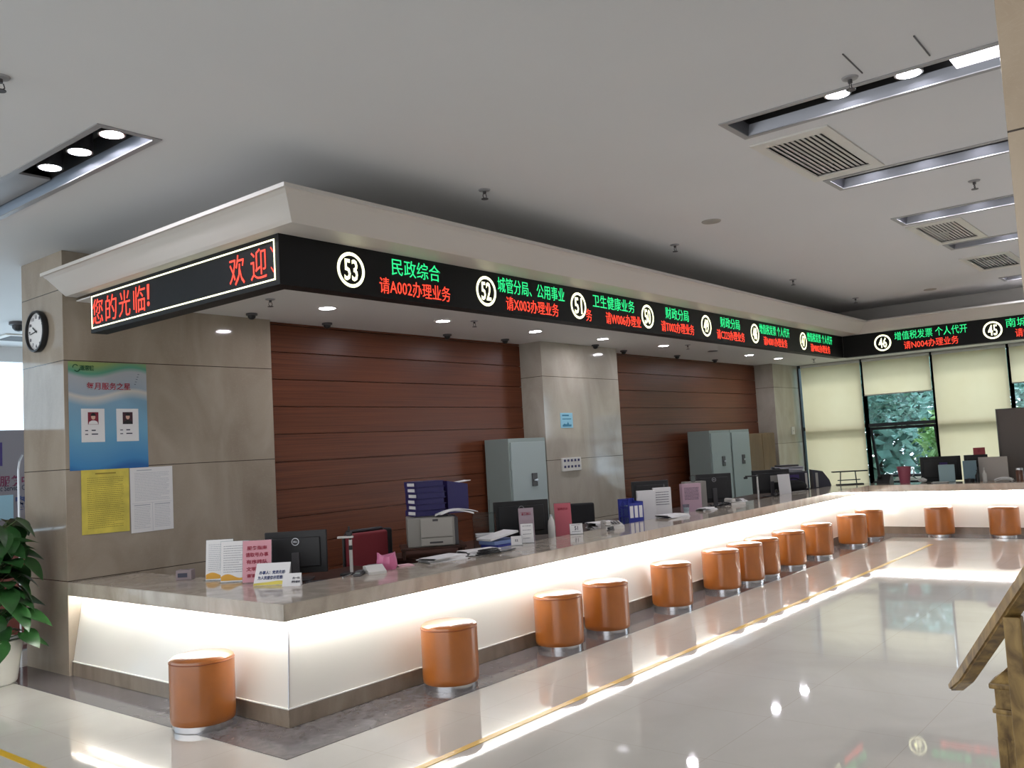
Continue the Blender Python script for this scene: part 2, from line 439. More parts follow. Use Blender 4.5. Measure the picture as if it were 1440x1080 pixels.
# ------------------------------------------------------------------ far windows (plane x = XW)
bays = [(2.60, 1.24), (1.24, -0.10), (-0.10, -1.44), (-1.44, -2.78), (-2.78, -4.12), (-4.12, -5.46), (-5.46, -6.8)]
for i, (ya, yb) in enumerate(bays):
    fr = MB()
    for y in (ya, yb): fr.box(XW, XW + 0.1, y - 0.03, y + 0.03, 0.32, SOF)
    for z, h in ((0.34, 0.03), (1.735, 0.035), (SOF - 0.03, 0.03)): fr.box(XW + 0.01, XW + 0.09, yb + 0.03, ya - 0.03, z - h, z + h)
    wobj = struct(fr.build('window_%d' % (i + 1), M_FRAME), 'dark framed window bay')
    g = MB(); g.box(XW + 0.045, XW + 0.053, yb + 0.03, ya - 0.03, 1.77, SOF - 0.06); g.build('pane', M_GLASS, wobj)
    if i != 1:
        g = MB(); g.box(XW + 0.045, XW + 0.053, yb + 0.03, ya - 0.03, 0.37, 1.70); g.build('pane', M_GLASS, wobj)
    else:
        g = MB(); g.box(XW + 0.01, XW + 0.09, yb + 0.03, ya - 0.03, 0.55, 0.60); g.build('transom', M_FRAME, wobj)
        g = MB(); g.box(XW + 0.045, XW + 0.053, yb + 0.03, ya - 0.03, 0.37, 0.55); g.build('pane', M_GLASS, wobj)
        rot = Matrix.Translation((XW + 0.06, 0, 1.69)) @ Matrix.Rotation(R(-16), 4, 'Y')
        sa = MB()
        for y in (ya - 0.06, yb + 0.06): sa.box(-0.02, 0.02, y - 0.025, y + 0.025, -1.06, 0)
        for z in (-0.025, -1.04): sa.box(-0.02, 0.02, yb + 0.06, ya - 0.06, z - 0.025, z + 0.025)
        bmesh.ops.transform(sa.bm, matrix=rot, verts=sa.bm.verts)
        sash = sa.build('sash', M_FRAME, wobj)
        g = MB(); g.box(-0.004, 0.004, yb + 0.085, ya - 0.085, -1.015, -0.05); bmesh.ops.transform(g.bm, matrix=rot, verts=g.bm.verts); g.build('sash_pane', M_GLASS, sash)
blinds = [(2.50, 1.265, 0.45, 'cream roller blind pulled right down beside the far pillar'), (1.215, -0.075, 2.335, 'cream roller blind half raised above the open window'),
          (-0.125, -1.415, 0.45, 'cream roller blind pulled down right of the open window'), (-1.465, -2.755, 2.35, 'cream roller blind half raised at the right picture edge'),
          (-2.805, -4.095, 0.45, 'cream roller blind pulled down, second beyond the right picture edge')]
for ya, yb, zb, lab in blinds:
    t = thing('roller_blind', lab, 'blind', (XW - 0.06, (ya + yb) / 2, zb), 0, 'roller blinds of the far windows')
    hw = (ya - yb) / 2; h = SOF - zb
    m = MB(); n = 24
    for k in range(n):
        y0, y1 = -hw + 2 * hw * k / n, -hw + 2 * hw * (k + 1) / n
        w0, w1 = 0.006 * math.sin(k * 1.1), 0.006 * math.sin((k + 1) * 1.1)
        m.poly([(w0, y0, 0.02), (w1, y1, 0.02), (0, y1, h - 0.06), (0, y0, h - 0.06)])
    bmesh.ops.remove_doubles(m.bm, verts=m.bm.verts, dist=1e-5)
    m.build('fabric', M_BLIND, t, smooth=True)
    m = MB(); m.cyl((0, -hw, 0.012), (0, hw, 0.012), 0.012); m.build('hem_bar', M_WHITEP, t)
    m = MB(); m.cyl((0, -hw, h - 0.035), (0, hw, h - 0.035), 0.033, n=16); m.build('roller', M_WHITEP, t, smooth=True)

# outside: lawn and trees
o = MB(); o.poly([(15.6, -25, -0.3), (60, -25, -0.3), (60, 25, -0.3), (15.6, 25, -0.3)]); struct(o.build('ground_outside', M_GRASS))
def tree(label, x, y, h, rad, z0, m, n, seed):
    rng = random.Random(seed)
    t = thing('tree', label, 'tree', (x, y, -0.3), 0, 'trees outside the far windows')
    tr = MB(); tr.cyl((0, 0, 0), (0.1, 0.05, h * 0.55), 0.13, 0.08); tr.cyl((0.1, 0.05, h * 0.5), (0.5, 0.5, h * 0.8), 0.06, 0.03); tr.cyl((0.1, 0.05, h * 0.45), (-0.5, -0.4, h * 0.75), 0.06, 0.03); tr.build('trunk', M_BARK, t, smooth=True)
    fl = MB()
    for _ in range(n):
        while True:
            p = Vector((rng.uniform(-1, 1), rng.uniform(-1, 1), rng.uniform(-1, 1)))
            if p.length < 1: break
        p = Vector((p.x * rad, p.y * rad, (z0 + h) / 2 + p.z * (h - z0) / 2))
        L = rng.uniform(0.14, 0.3) * (2.6 if x > 27 else 1.0); W = L * 0.32
        q = Matrix.Translation(p) @ Matrix.Rotation(rng.uniform(0, 6.28), 4, 'Z') @ Matrix.Rotation(rng.uniform(-0.9, 0.9), 4, 'X') @ Matrix.Rotation(rng.uniform(-0.9, 0.9), 4, 'Y')
        fl.poly([q @ Vector(v) for v in ((0, 0, 0), (L * .4, W, 0.02), (L, 0, -0.03), (L * .4, -W, 0.02))])
    fl.build('foliage', m, t)
tree('dense blue green tree outside behind the open window', 19.0, 3.4, 5.2, 2.2, 1.7, M_TREE, 3800, 1)
tree('pale green tree outside right of the open window', 18.6, -0.1, 2.6, 1.2, 0.2, M_TREEL, 2200, 2)
tree('blue green tree outside behind the right hand window', 20.5, -3.8, 5.0, 2.2, 0.6, M_TREE, 3200, 3)
tree('blue green tree farther back beyond the pale tree', 24.5, 0.8, 6.5, 3.0, 0.3, M_TREE, 3200, 4)

tree('dark hedge tree far behind the open window', 33.0, -2.2, 7.0, 4.0, 0.0, M_TREE, 4200, 5)
tree('blue grey tree far behind at the left of the open window', 33.5, 6.6, 7.0, 4.0, 0.0, M_TREE, 3800, 6)
# ------------------------------------------------------------------ counter: worktop and three bases
wt = MB()
pts = [(0, LB - 0.003), (0, 0), (XC, 0), (XC, YEND), (XC + 0.65, YEND), (XC + 0.65, 0.65), (0.6, 0.65), (0.6, LB - 0.003)]
wt.prism(pts, TT, Matrix.Translation((0, 0, HT - TT)))
tag(wt.build('counter_worktop', M_TOP, bevel=0.004), 'long polished marble worktop running round the service counter', 'worktop')
PATH = lambda o: [(o, LB - 0.004), (o, o), (XC + o, o), (XC + o, YEND)]
def seg(prof, i, ext=0.0):
    m = MB(); rows = []
    for o, z in prof:
        p = PATH(o); rows.append(((*p[i], z), (*p[i + 1], z)))
    n = len(prof)
    for k in range(n):
        a, d = rows[k], rows[(k + 1) % n]; m.poly([a[0], a[1], d[1], d[0]])
    m.poly([r_[0] for r_ in rows][::-1]); m.poly([r_[1] for r_ in rows])
    bmesh.ops.remove_doubles(m.bm, verts=m.bm.verts, dist=1e-6)
    bmesh.ops.recalc_face_normals(m.bm, faces=m.bm.faces)
    return m
ZT = HT - TT - 0.001
base = thing('service_counter', 'long white fronted service counter base lit under its marble edge', 'counter', (0, 0, 0))
for i in range(3):
    seg([(0.034, 0.12), (0.125, ZT), (0.2, ZT), (0.2, 0.12)], i).build('front_panel', M_PANEL, base)
    seg([(0.03, 0.003), (0.03, 0.113), (0.2, 0.113), (0.2, 0.003)], i).build('plinth', M_PLIN, base)
    seg([(0.024, 0.113), (0.024, 0.12), (0.2, 0.12), (0.2, 0.113)], i).build('edge_trim', M_TRIM, base)
    if i == 1: e = MB(); e.tube([(0.03, 0.03, 0.12), (0.121, 0.121, ZT - 0.002)], 0.0045); e.build('corner_bead', M_ALU, base)
    seg([(0.05, ZT - 0.012), (0.05, ZT), (0.066, ZT), (0.066, ZT - 0.012)], i).build('light_strip', M_STRIP, base)

# desks behind the counter
def desk(lab, x0, x1, y0, y1, z):
    t = thing('desk', lab, 'desk', (x0, y0, 0), 0, 'desks behind the counter'); w, d = x1 - x0, y1 - y0
    m = MB(); m.box(0, w, 0, d, z - 0.03, z, bev=0.003); m.build('desktop', M_DESK, t)
    for xx in (0.05, w - 0.09): m = MB(); m.box(xx, xx + 0.04, 0.05, d - 0.05, 0, z - 0.03); m.build('leg_panel', M_DESK, t)
desk('dark wooden desk at the counter corner below the monitor', 0.62, 1.85, 0.66, 1.5, 0.70)
desk('dark wooden desk under the laser printer behind the long counter', 2.36, 4.6, 0.66, 1.80, 0.70)
desk('dark wooden desk behind the middle of the long counter', 4.65, 8.1, 0.66, 1.6, 0.70)
desk('dark wooden desk behind the far end of the long counter', 8.15, 11.85, 0.66, 1.6, 0.70)
desk('dark wooden desk behind the counter below the windows', 11.9, 12.75, -4.0, 0.6, 0.70)

# ------------------------------------------------------------------ led bands
def led_thing(lab, boxdims):
    t = thing('led_sign', lab, 'led sign', (0, 0, 0), 0, 'led bands above the counter')
    m = MB(); m.box(*boxdims); m.build('housing', M_LEDB, t); return t
def ring(m, mtx, ro, ri, n=40):
    b = bmesh.new(); A, B = [], []
    for i in range(n):
        a = 2 * math.pi * i / n
        A.append(b.verts.new((ro * math.cos(a), ro * math.sin(a), 0.002))); B.append(b.verts.new((ri * math.cos(a), ri * math.sin(a), 0.002)))
    for i in range(n):
        j = (i + 1) % n; b.faces.new((A[i], A[j], B[j], B[i]))
    m.merge(b, mtx)
def number(t, fmat, u, no):
    m = MB(); ring(m, fmat(u, 2.918), 0.122, 0.099); m.text(no, 0.118, 0.15, fmat(u, 2.918), bold=0.016); m.build('counter_number', M_CREAM, t)
def green(t, fmat, u, w, body, h=0.125):
    m = MB(); m.text(body, w, h, fmat(u, 2.992), bold=-0.002); m.build('service_lettering', M_GREEN, t)
def red(t, fmat, u, w, body, h=0.115):
    m = MB(); m.text(body, w, h, fmat(u, 2.845), bold=-0.002); m.build('call_lettering', M_RED, t)

sa = led_thing('long led band with counter numbers 53 to 47', (SX, SC, SY, SY + 0.13, 2.757, SOF - 0.002))
FA = lambda u, z: fy(u, SY - 0.001, z)
for x, no in ((0.585, '53'), (1.995, '52'), (3.288, '51'), (4.523, '50'), (5.82, '49'), (7.135, '48'), (8.735, '47')): number(sa, FA, x, no)
for x, w_, s_ in ((1.215, 0.50, '民政综合'), (2.61, 0.93, '城管分局、公用事业'), (3.90, 0.745, '卫生健康业务'), (5.155, 0.51, '财政分局'), (6.447, 0.52, '财政分局'), (7.767, 0.97, '增值税发票 个人代开'), (9.385, 0.99, '增值税发票 个人代开')): green(sa, FA, x, w_, s_)
for x, w_, s_ in ((1.205, 0.725, '请A002办理业务'), (2.607, 0.73, '请X003办理业务'), (3.45, 0.094, '务'), (4.06, 0.645, '请W006办理业'), (5.155, 0.725, '请T002办理业务'), (6.45, 0.745, '请C223办理业务'), (7.77, 0.76, '请N001办理业务'), (9.38, 0.765, '请M002办理业务')): red(sa, FA, x, w_, s_)

sb = led_thing('short led band with red scrolling welcome text', (SX, SX + 0.13, SY + 0.131, 2.393, 2.757, SOF - 0.002))
FB = lambda u, z: fx(SX - 0.001, u, z)
m = MB()
for y0, y1, z0, z1 in ((-0.045, 2.375, 3.045, 3.055), (-0.045, 2.375, 2.79, 2.80), (-0.045, -0.035, 2.80, 3.045), (2.365, 2.375, 2.80, 3.045)): m.box(SX - 0.004, SX - 0.001, y0, y1, z0, z1)
m.build('border_light', M_CREAM, sb)
m = MB()
for y, ch in ((0.37, '欢'), (0.13, '迎')): m.text(ch, 0.17, 0.20, FB(y, 2.922), bold=-0.004)
m.text('丶', 0.03, 0.04, FB(-0.015, 2.99), bold=0.01); m.text('丶', 0.03, 0.04, FB(-0.015, 2.86), bold=0.01)
m.build('scrolling_lettering', M_RED, sb)
m = MB()
for y, ch in ((2.275, '您'), (2.06, '的'), (1.85, '光'), (1.63, '临')): m.text(ch, 0.17, 0.20, FB(y, 2.922), bold=-0.004)
m.text('！', 0.034, 0.165, FB(1.50, 2.93), bold=0.02)
m.build('scrolling_lettering', M_RED, sb)

sc_ = led_thing('far led band with counter numbers 46 and 45', (SC, SC + 0.13, YEND, SY - 0.001, 2.757, SOF - 0.002))
FC = lambda u, z: fx(SC - 0.001, u, z)
for y, no in ((-0.672, '46'), (-2.143, '45'), (-3.6, '44')): number(sc_, FC, y, no)
for y, w_, s_ in ((-1.335, 0.98, '增值税发票 个人代开'), (-2.72, 0.82, '南城分局业务'), (-4.2, 0.6, '综合业务')): green(sc_, FC, y, w_, s_)
for y, w_, s_ in ((-1.335, 0.735, '请N004办理业务'), (-2.78, 0.73, '请N005办理业务')): red(sc_, FC, y, w_, s_)

# ------------------------------------------------------------------ ceiling fixtures
def trough(h, lab, lamps, covers=(), tubes=(), LZ=0.043):
    x0, x1, y0, y1 = h; D = 0.17; RH = 0.062; RI = 0.022
    t = thing('recessed_light', lab, 'ceiling light', ((x0 + x1) / 2, y1, CEIL), 0, 'recessed ceiling light troughs')
    hw = (x1 - x0) / 2; L = y1 - y0; fwid = 0.035
    m = MB()
    m.box(-hw - 0.005, -hw + fwid, -L, 0.005, -0.006, 0.0); m.box(hw - fwid, hw + 0.005, -L, 0.005, -0.006, 0.0)
    m.box(-hw + fwid, hw - fwid, -fwid, 0.005, -0.006, 0.0); m.box(-hw + fwid, hw - fwid, -L, -L + fwid, -0.006, 0)
    m.build('frame', M_ALUM, t)
    for nm, pts in (('reflector', [(-hw + fwid, 0), (-hw + fwid + RI, RH)]), ('reflector', [(hw - fwid, 0), (hw - fwid - RI, RH)])):
        (xa, za), (xb, zb) = pts
        m = MB(); m.poly([(xa, -L + fwid, za), (xa, -fwid, za), (xb, -fwid, zb), (xb, -L + fwid, zb)]); m.build(nm, M_REFL, t)
    m = MB(); m.poly([(-hw + fwid, -fwid, 0), (hw - fwid, -fwid, 0), (hw - fwid - RI, -fwid - RI, RH), (-hw + fwid + RI, -fwid - RI, RH)]); m.build('end_plate', M_REFL, t)
    m = MB(); xa, xb, ya, yb = -hw + fwid + RI, hw - fwid - RI, -L, -fwid - RI
    m.poly([(xa, ya, D), (xb, ya, D), (xb, yb, D), (xa, yb, D)]); m.poly([(xa, ya, RH), (xa, yb, RH), (xa, yb, D), (xa, ya, D)]); m.poly([(xb, ya, RH), (xb, yb, RH), (xb, yb, D), (xb, ya, D)]); m.poly([(xa, yb, RH), (xb, yb, RH), (xb, yb, D), (xa, yb, D)]); m.build('back_plate', M_DARKH, t)
    for y in lamps:
        g = MB(); g.lathe([(0.075, D), (0.075, LZ - 0.005), (0.064, LZ - 0.005), (0.064, LZ + 0.007)], (0, y, 0), 24); lo = g.build('lamp_ring', M_ALU, t, smooth=True)
        g = MB(); g.lathe([(0, LZ), (0.063, LZ)], (0, y, 0), 24); g.build('lamp', M_LAMP, lo)
    for a, bb in covers:
        g = MB(); g.box(-hw + fwid + 0.03, hw - fwid - 0.03, bb, a, 0.05, 0.065); g.build('cover_plate', M_ALUM, t)
    for a, bb in tubes:
        g = MB(); g.box(-hw + fwid + 0.03, hw - fwid - 0.03, bb, a, 0.035, 0.05); g.build('tube_panel', M_TUBE, t)
def ly(h, *Y): return tuple(y - h[3] for y in Y)
trough(TROUGHS[5], 'recessed light trough at the upper left with three lit lamps', ly(TROUGHS[5], 0.193, 0.585, 0.98), covers=((-0.06, -3.35),))
trough(TROUGHS[0], 'nearest recessed light trough at the upper right with a lit white panel', ly(TROUGHS[0], -3.055, -3.445), tubes=((-1.26, -3.0),))
trough(TROUGHS[1], 'recessed light trough just beyond the large air grille', ly(TROUGHS[1], -2.66, -3.04, -3.42, -3.8, -4.18, -4.56, -4.94, -5.3), LZ=0.075)
trough(TROUGHS[2], 'third recessed light trough from the front, before the middle air grille', ly(TROUGHS[2], -2.66, -3.04, -3.42, -3.8, -4.18, -4.56, -4.94, -5.3), LZ=0.075)
trough(TROUGHS[3], 'recessed light trough just beyond the middle air grille', ly(TROUGHS[3], -2.98, -3.36, -3.74, -4.12, -4.5, -4.88, -5.26), LZ=0.075)
trough(TROUGHS[4], 'farthest recessed light trough near the far led band', ly(TROUGHS[4], -2.66, -3.04, -3.42, -3.8, -4.18, -4.56), LZ=0.075)

M_VENT = mat('vent_enamel', (206, 204, 198), 0.3)
M_VENTG = mat('vent_gloss_enamel', (214, 214, 208), 0.12, metal=0.55)
def vent(h, lab, sm):
    x0, x1, y0, y1 = h; hx, hy = (x1 - x0) / 2, (y1 - y0) / 2
    t = thing('air_vent', lab, 'air vent', ((x0 + x1) / 2, (y0 + y1) / 2, CEIL), 0, 'ceiling air grilles')
    m = MB(); fw = 0.055
    m.box(-hx - 0.01, hx + 0.01, hy - fw, hy + 0.01, -0.012, 0); m.box(-hx - 0.01, hx + 0.01, -hy - 0.01, -hy + fw, -0.012, 0)
    m.box(-hx - 0.01, -hx + fw + 0.04, -hy + fw, hy - fw, -0.012, 0); m.box(hx - fw - 0.04, hx + 0.01, -hy + fw, hy - fw, -0.012, 0)
    m.build('frame', M_VENT, t)
    n = 11; a0, a1 = -hy + fw, hy - fw
    for k in range(n):
        y = a0 + (a1 - a0) * (k + 0.5) / n
        m = MB(); m.box(-hx + fw + 0.04, hx - fw - 0.04, y - 0.0125, y + 0.0125, 0.006, 0.0085)
        bmesh.ops.rotate(m.bm, cent=(0, y, 0.0075), matrix=Matrix.Rotation(R(14), 3, 'X'), verts=m.bm.verts); m.build('slat', sm, t)
    m = MB(); m.poly([(-hx, -hy, 0.12), (hx, -hy, 0.12), (hx, hy, 0.12), (-hx, hy, 0.12)]); m.build('duct_back', M_DARKH, t)
vent(VENTS[0], 'large slatted air grille between the two nearest light troughs', M_VENT)
vent(VENTS[1], 'middle slatted air grille between the third and fourth light troughs', M_VENT)
vent(VENTS[2], 'farthest slatted air grille, glossy and catching the green and yellow led glow', M_VENTG)

# downlights in the soffit
t0 = thing('downlight', 'x', 'downlight', (0, 0, SOF), 0, 'downlights in the soffit')
m = MB(); m.lathe([(0.098, 0), (0.098, -0.006), (0.078, -0.01), (0.074, -0.004)], n=28); m.build('trim_ring', M_TRIM, t0, smooth=True)
m = MB(); m.lathe([(0.0745, -0.0045), (0, -0.0045)], n=28); m.build('lamp', M_LAMP, t0)
dl = [(2.106, 'nearest downlight, in the soffit behind the 53 sign'), (3.717, 'second downlight from the left in the soffit'), (5.386, 'third downlight from the left, before the marble pillar'),
      (6.908, 'fourth downlight from the left, in front of the marble pillar'), (8.587, 'fifth downlight from the left, just right of the pillar'), (11.654, 'sixth downlight from the left, beyond the gap in the row'), (12.961, 'farthest downlight, before the far pillar')]
t0.location = (dl[0][0], 2.02, SOF); t0['label'] = dl[0][1]
for x, lab in dl[1:]: dup(t0, (x, 2.02, SOF), label=lab)
# small dark dome cameras along the back edge of the soffit
t0 = thing('dome_camera', 'x', 'camera', (0, 0, SOF), 0, 'small dark dome cameras along the back of the soffit')
m = MB(); m.lathe([(0.0, 0), (0.055, 0), (0.055, -0.018), (0.045, -0.022), (0, -0.022)], n=20); m.build('base', M_DGREY, t0, smooth=True)
m = MB(); m.lathe([(0.038, -0.022), (0.036, -0.04), (0.022, -0.056), (0, -0.062)], n=20); m.build('dome', M_BLACK, t0, smooth=True)
dc = [(1.70, 2.66, 'dome camera before the marble block'), (2.724, 2.78, 'dome camera behind the nearest downlight'), (4.583, 2.77, 'dome camera above the left boarded wall, second from its left'), (5.65, 2.73, 'dome camera above the left boarded wall, beside the pillar'),
      (7.44, 2.50, 'dome camera in front of the marble pillar'), (8.565, 2.72, 'dome camera at the left end of the right boarded wall'), (10.25, 2.7, 'dome camera over the middle of the right boarded wall'), (11.78, 2.75, 'dome camera toward the far end of the right boarded wall')]
t0.location = (dc[0][0], dc[0][1], SOF); t0['label'] = dc[0][2]
for x, y, lab in dc[1:]: dup(t0, (x, y, SOF), label=lab)
# sprinklers
t0 = thing('sprinkler', 'x', 'sprinkler', (0, 0, CEIL), 0, 'ceiling sprinklers')
m = MB(); m.lathe([(0, 0), (0.045, 0), (0.04, -0.008), (0.02, -0.012), (0, -0.012)], n=20); m.build('escutcheon', M_ALUM, t0, smooth=True)
m = MB(); m.cyl((0, 0, -0.01), (0, 0, -0.03), 0.012); m.tube([(0.014, 0, -0.03), (0.02, 0, -0.05), (0.006, 0, -0.066)], 0.003, 6); m.tube([(-0.014, 0, -0.03), (-0.02, 0, -0.05), (-0.006, 0, -0.066)], 0.003, 6); m.lathe([(0, -0.066), (0.026, -0.066), (0.026, -0.07), (0, -0.07)], n=16); m.build('head', M_DGREY, t0, smooth=True)
sp = [(1.454, -0.58, CEIL, 'ceiling sprinkler above the 52 sign'), (4.256, -0.595, CEIL, 'ceiling sprinkler above the 50 sign'), (7.232, -0.587, CEIL, 'ceiling sprinkler above the 48 sign'), (9.56, -0.58, CEIL, 'ceiling sprinkler in the far inner corner'),
      (1.42, -3.22, CEIL, 'ceiling sprinkler beside the nearest light trough'), (4.237, -3.24, CEIL, 'ceiling sprinkler before the third light trough'), (-1.707, -0.282, CEIL, 'ceiling sprinkler at the left picture edge'),
      (1.386, 1.925, SOF, 'soffit sprinkler left of the nearest downlight'), (4.047, 1.849, SOF, 'soffit sprinkler beside the second downlight'), (8.926, 1.79, SOF, 'soffit sprinkler near the fifth downlight'), (13.99, 1.72, SOF, 'soffit sprinkler before the first blind')]
t0.location = sp[0][:3]; t0['label'] = sp[0][3]
for x, y, z, lab in sp[1:]: dup(t0, (x, y, z), label=lab)
for x, y, z, lab in ((3.70, -1.26, CEIL, 'flat round ceiling speaker above the middle of the hall'), (9.80, -1.52, CEIL, 'flat round ceiling speaker near the far led band'), (10.25, 2.03, SOF, 'dark round soffit speaker in the gap of the downlight row')):
    m = MB(); m.lathe([(0, 0), (0.085, 0), (0.08, -0.008), (0, -0.01)], n=28); o = m.build('ceiling_speaker', M_GREYP if z == CEIL else M_DGREY, None, smooth=True, loc=(x, y, z)); tag(o, lab, 'speaker', 'round ceiling speakers')
for (xa, ya), (xb, yb), lab in (((1.08, -3.298), (1.40, -3.292), 'thin dark hanger slot in the ceiling beside the sprinkler'), ((1.135, -3.623), (1.44, -3.619), 'thin dark hanger slot in the ceiling near the column')):
    m = MB(); m.cyl((xa, ya, CEIL - 0.003), (xb, yb, CEIL - 0.003), 0.004, n=6); tag(m.build('hanger_rod', M_DGREY), lab, 'hanger rod', 'dark rods on the ceiling')

# ------------------------------------------------------------------ stools
st = thing('stool', 'x', 'stool', (0, 0, 0), 0, 'orange drum stools')
m = MB(); m.lathe([(0, 0.04), (0.19, 0.04), (0.198, 0.05), (0.2, 0.08), (0.2, 0.40), (0.199, 0.412)], n=56); m.build('drum', M_LEATH, st, smooth=True)
m = MB(); m.lathe([(0.1985, 0.417), (0.196, 0.432), (0.18, 0.443), (0.12, 0.448), (0, 0.45)], n=56); m.build('seat', M_LEATH, st, smooth=True)
m = MB(); m.lathe([(0.198, 0.4105), (0.2025, 0.4125), (0.2025, 0.4165), (0.198, 0.4185)], n=56); m.build('seam', M_SEAM, st, smooth=True)
m = MB(); m.lathe([(0, 0.0032), (0.186, 0.0032), (0.186, 0.04), (0, 0.04)], n=56); m.build('base_ring', M_CHROME, st, smooth=True)
stools = [((-0.205, 0.60), 'orange drum stool standing alone before the short left counter end'),
          ((1.25, -0.20), 'nearest orange drum stool along the long counter, below the 53 sign'),
          ((2.57, -0.19), 'orange drum stool, second along the long counter from the corner'),
          ((3.25, -0.21), 'orange drum stool, third along the long counter from the corner'),
          ((4.46, -0.19), 'orange drum stool, fourth along the long counter from the corner'),
          ((5.53, -0.20), 'front stool of the overlapping cluster of three orange stools'),
          ((6.14, -0.20), 'middle stool of the overlapping cluster of three orange stools'),
          ((6.62, -0.19), 'hindmost stool of the overlapping cluster of three orange stools'),
          ((7.43, -0.19), 'orange drum stool just beyond the cluster of three'),
          ((8.39, -0.19), 'orange drum stool, second beyond the cluster of three'),
          ((9.68, -0.22), 'orange drum stool in front of the one nearest the inner corner'),
          ((10.56, -0.19), 'orange drum stool nearest the inner corner, half hidden by another'),
          ((11.03, -1.06), 'left of the two orange stools before the far counter'),
          ((11.03, -1.93), 'right of the two orange stools before the far counter, at the picture edge')]
st.location = (*stools[0][0], 0); st['label'] = stools[0][1]
for (x, y), lab in stools[1:]: dup(st, (x, y, 0), rz=random.uniform(0, 6), label=lab)

# ------------------------------------------------------------------ marble block: clock, poster, sheets
CLK = thing('wall_clock', 'round dark rimmed wall clock high on the marble block', 'clock', (0, 3.325, 2.89))
RX = Matrix.Rotation(R(-90), 4, 'Y')
m = MB(); m.lathe([(0.15, 0.0), (0.178, 0.002), (0.184, 0.03), (0.178, 0.05), (0.165, 0.052), (0.16, 0.03)], n=48, mtx=RX); m.build('rim', M_BLACK, CLK, smooth=True)
m = MB(); m.lathe([(0, 0.028), (0.162, 0.028), (0.162, 0.02), (0, 0.02)], n=48, mtx=RX); m.build('dial', M_WHITE, CLK)
m = MB()
for k in range(12):
    a = 2 * math.pi * k / 12; m.text(str(k or 12), 0.022 if 0 < k < 10 else 0.034, 0.028, fx(-0.029, -0.128 * math.sin(a), 0.128 * math.cos(a)), bold=0.01)
for k in range(60):
    a = 2 * math.pi * k / 60; q = Matrix.Translation((-0.0295, -0.152 * math.sin(a), 0.152 * math.cos(a))) @ Matrix.Rotation(a, 4, 'X')
    m.box(-0.0005, 0.0005, -0.001, 0.001, -0.005, 0.005); bm_new = m.bm; vs = bm_new.verts[:][-8:]; bmesh.ops.transform(bm_new, matrix=q, verts=vs)
m.build('numerals', M_INK, CLK)
for a, L, wd in ((R(-58), 0.075, 0.006), (R(-98), 0.11, 0.004)):
    m = MB(); m.box(-0.034, -0.032, -wd, wd, -0.02, L); bmesh.ops.rotate(m.bm, cent=(0, 0, 0), matrix=Matrix.Rotation(a, 3, 'X'), verts=m.bm.verts); m.build('hand', M_BLACK, CLK)

P = thing('poster', 'blue poster with red heading and two portrait cards on the marble', 'poster', (0.035, LB - 0.004, 1.668))
m = MB(); m.box(0, 0.69, -0.002, 0.002, 0, 0.92); m.build('sheet', M_POSTER, P)
m = MB(); m.text('每月服务之星', 0.385, 0.062, fy(0.345, -0.004, 0.715), bold=0.006); m.build('heading', mat('heading_red', (170, 44, 60), 0.5), P)
m = MB(); m.text('道滘镇', 0.12, 0.045, fy(0.155, -0.004, 0.868), bold=0.02); m.build('logo_lettering', mat('logo_green', (30, 84, 52), 0.5), P)
m = MB()
for cx, cz, a0, rr in ((0.06, 0.872, 0.6, 0.022), (0.072, 0.858, 3.6, 0.022)):
    m.tube([(cx + rr * math.cos(a0 + i * 0.4), -0.004, cz + rr * math.sin(a0 + i * 0.4)) for i in range(8)], 0.004, 6)
m.build('logo', MATS['logo_green'], P)
m = MB()
for a in range(5): m.box(0.575 + a * 0.008, 0.59 + a * 0.008, -0.004, -0.003, 0.735 + 0.022 * a, 0.739 + 0.022 * a)
m.build('star_flourish', M_INK, P)
for x, bgm, sk in ((0.10, M_PHOTO, 0), (0.405, M_PHOTOD, 1)):
    m = MB(); m.box(x, x + 0.20, -0.006, -0.002, 0.235, 0.52, bev=0.001, seg=1); cdo = m.build('portrait_card', M_WHITE, P)
    m = MB(); m.box(x + 0.055, x + 0.145, -0.008, -0.006, 0.385, 0.49); m.build('portrait_ground', bgm, cdo)
    m = MB(); m.lathe([(0, 0), (0.02, 0), (0.02, 0.001), (0, 0.001)], n=20, mtx=Matrix.Translation((x + 0.1, -0.0085, 0.45)) @ Matrix.Rotation(R(90), 4, 'X') @ Matrix.Diagonal((0.9, 1.2, 1, 1))); m.build('portrait_face', M_SKIN, cdo)
    m = MB(); m.prism([(-0.042, 0), (0.042, 0), (0.034, 0.022), (0.012, 0.032), (-0.012, 0.032), (-0.034, 0.022)], 0.001, Matrix.Translation((x + 0.1, -0.0083, 0.387)) @ Matrix.Rotation(R(90), 4, 'X')); m.build('portrait_shirt', M_WHITE if not sk else M_BLACK, cdo)
    m = MB(); m.prism([(0.022 * math.cos(a), 0.026 * math.sin(a)) for a in [i * math.pi / 10 for i in range(11)]], 0.001, Matrix.Translation((x + 0.1, -0.0092, 0.458)) @ Matrix.Rotation(R(90), 4, 'X')); m.build('portrait_hair', M_BLACK, cdo)
    m = MB()
    for k in range(2):
        z = 0.33 - k * 0.032
        m.box(x + 0.03, x + 0.055, -0.0066, -0.006, z, z + 0.008); m.box(x + 0.085, x + 0.12 + 0.02 * k, -0.0066, -0.006, z, z + 0.01)
    m.build('card_text', M_INK, cdo)

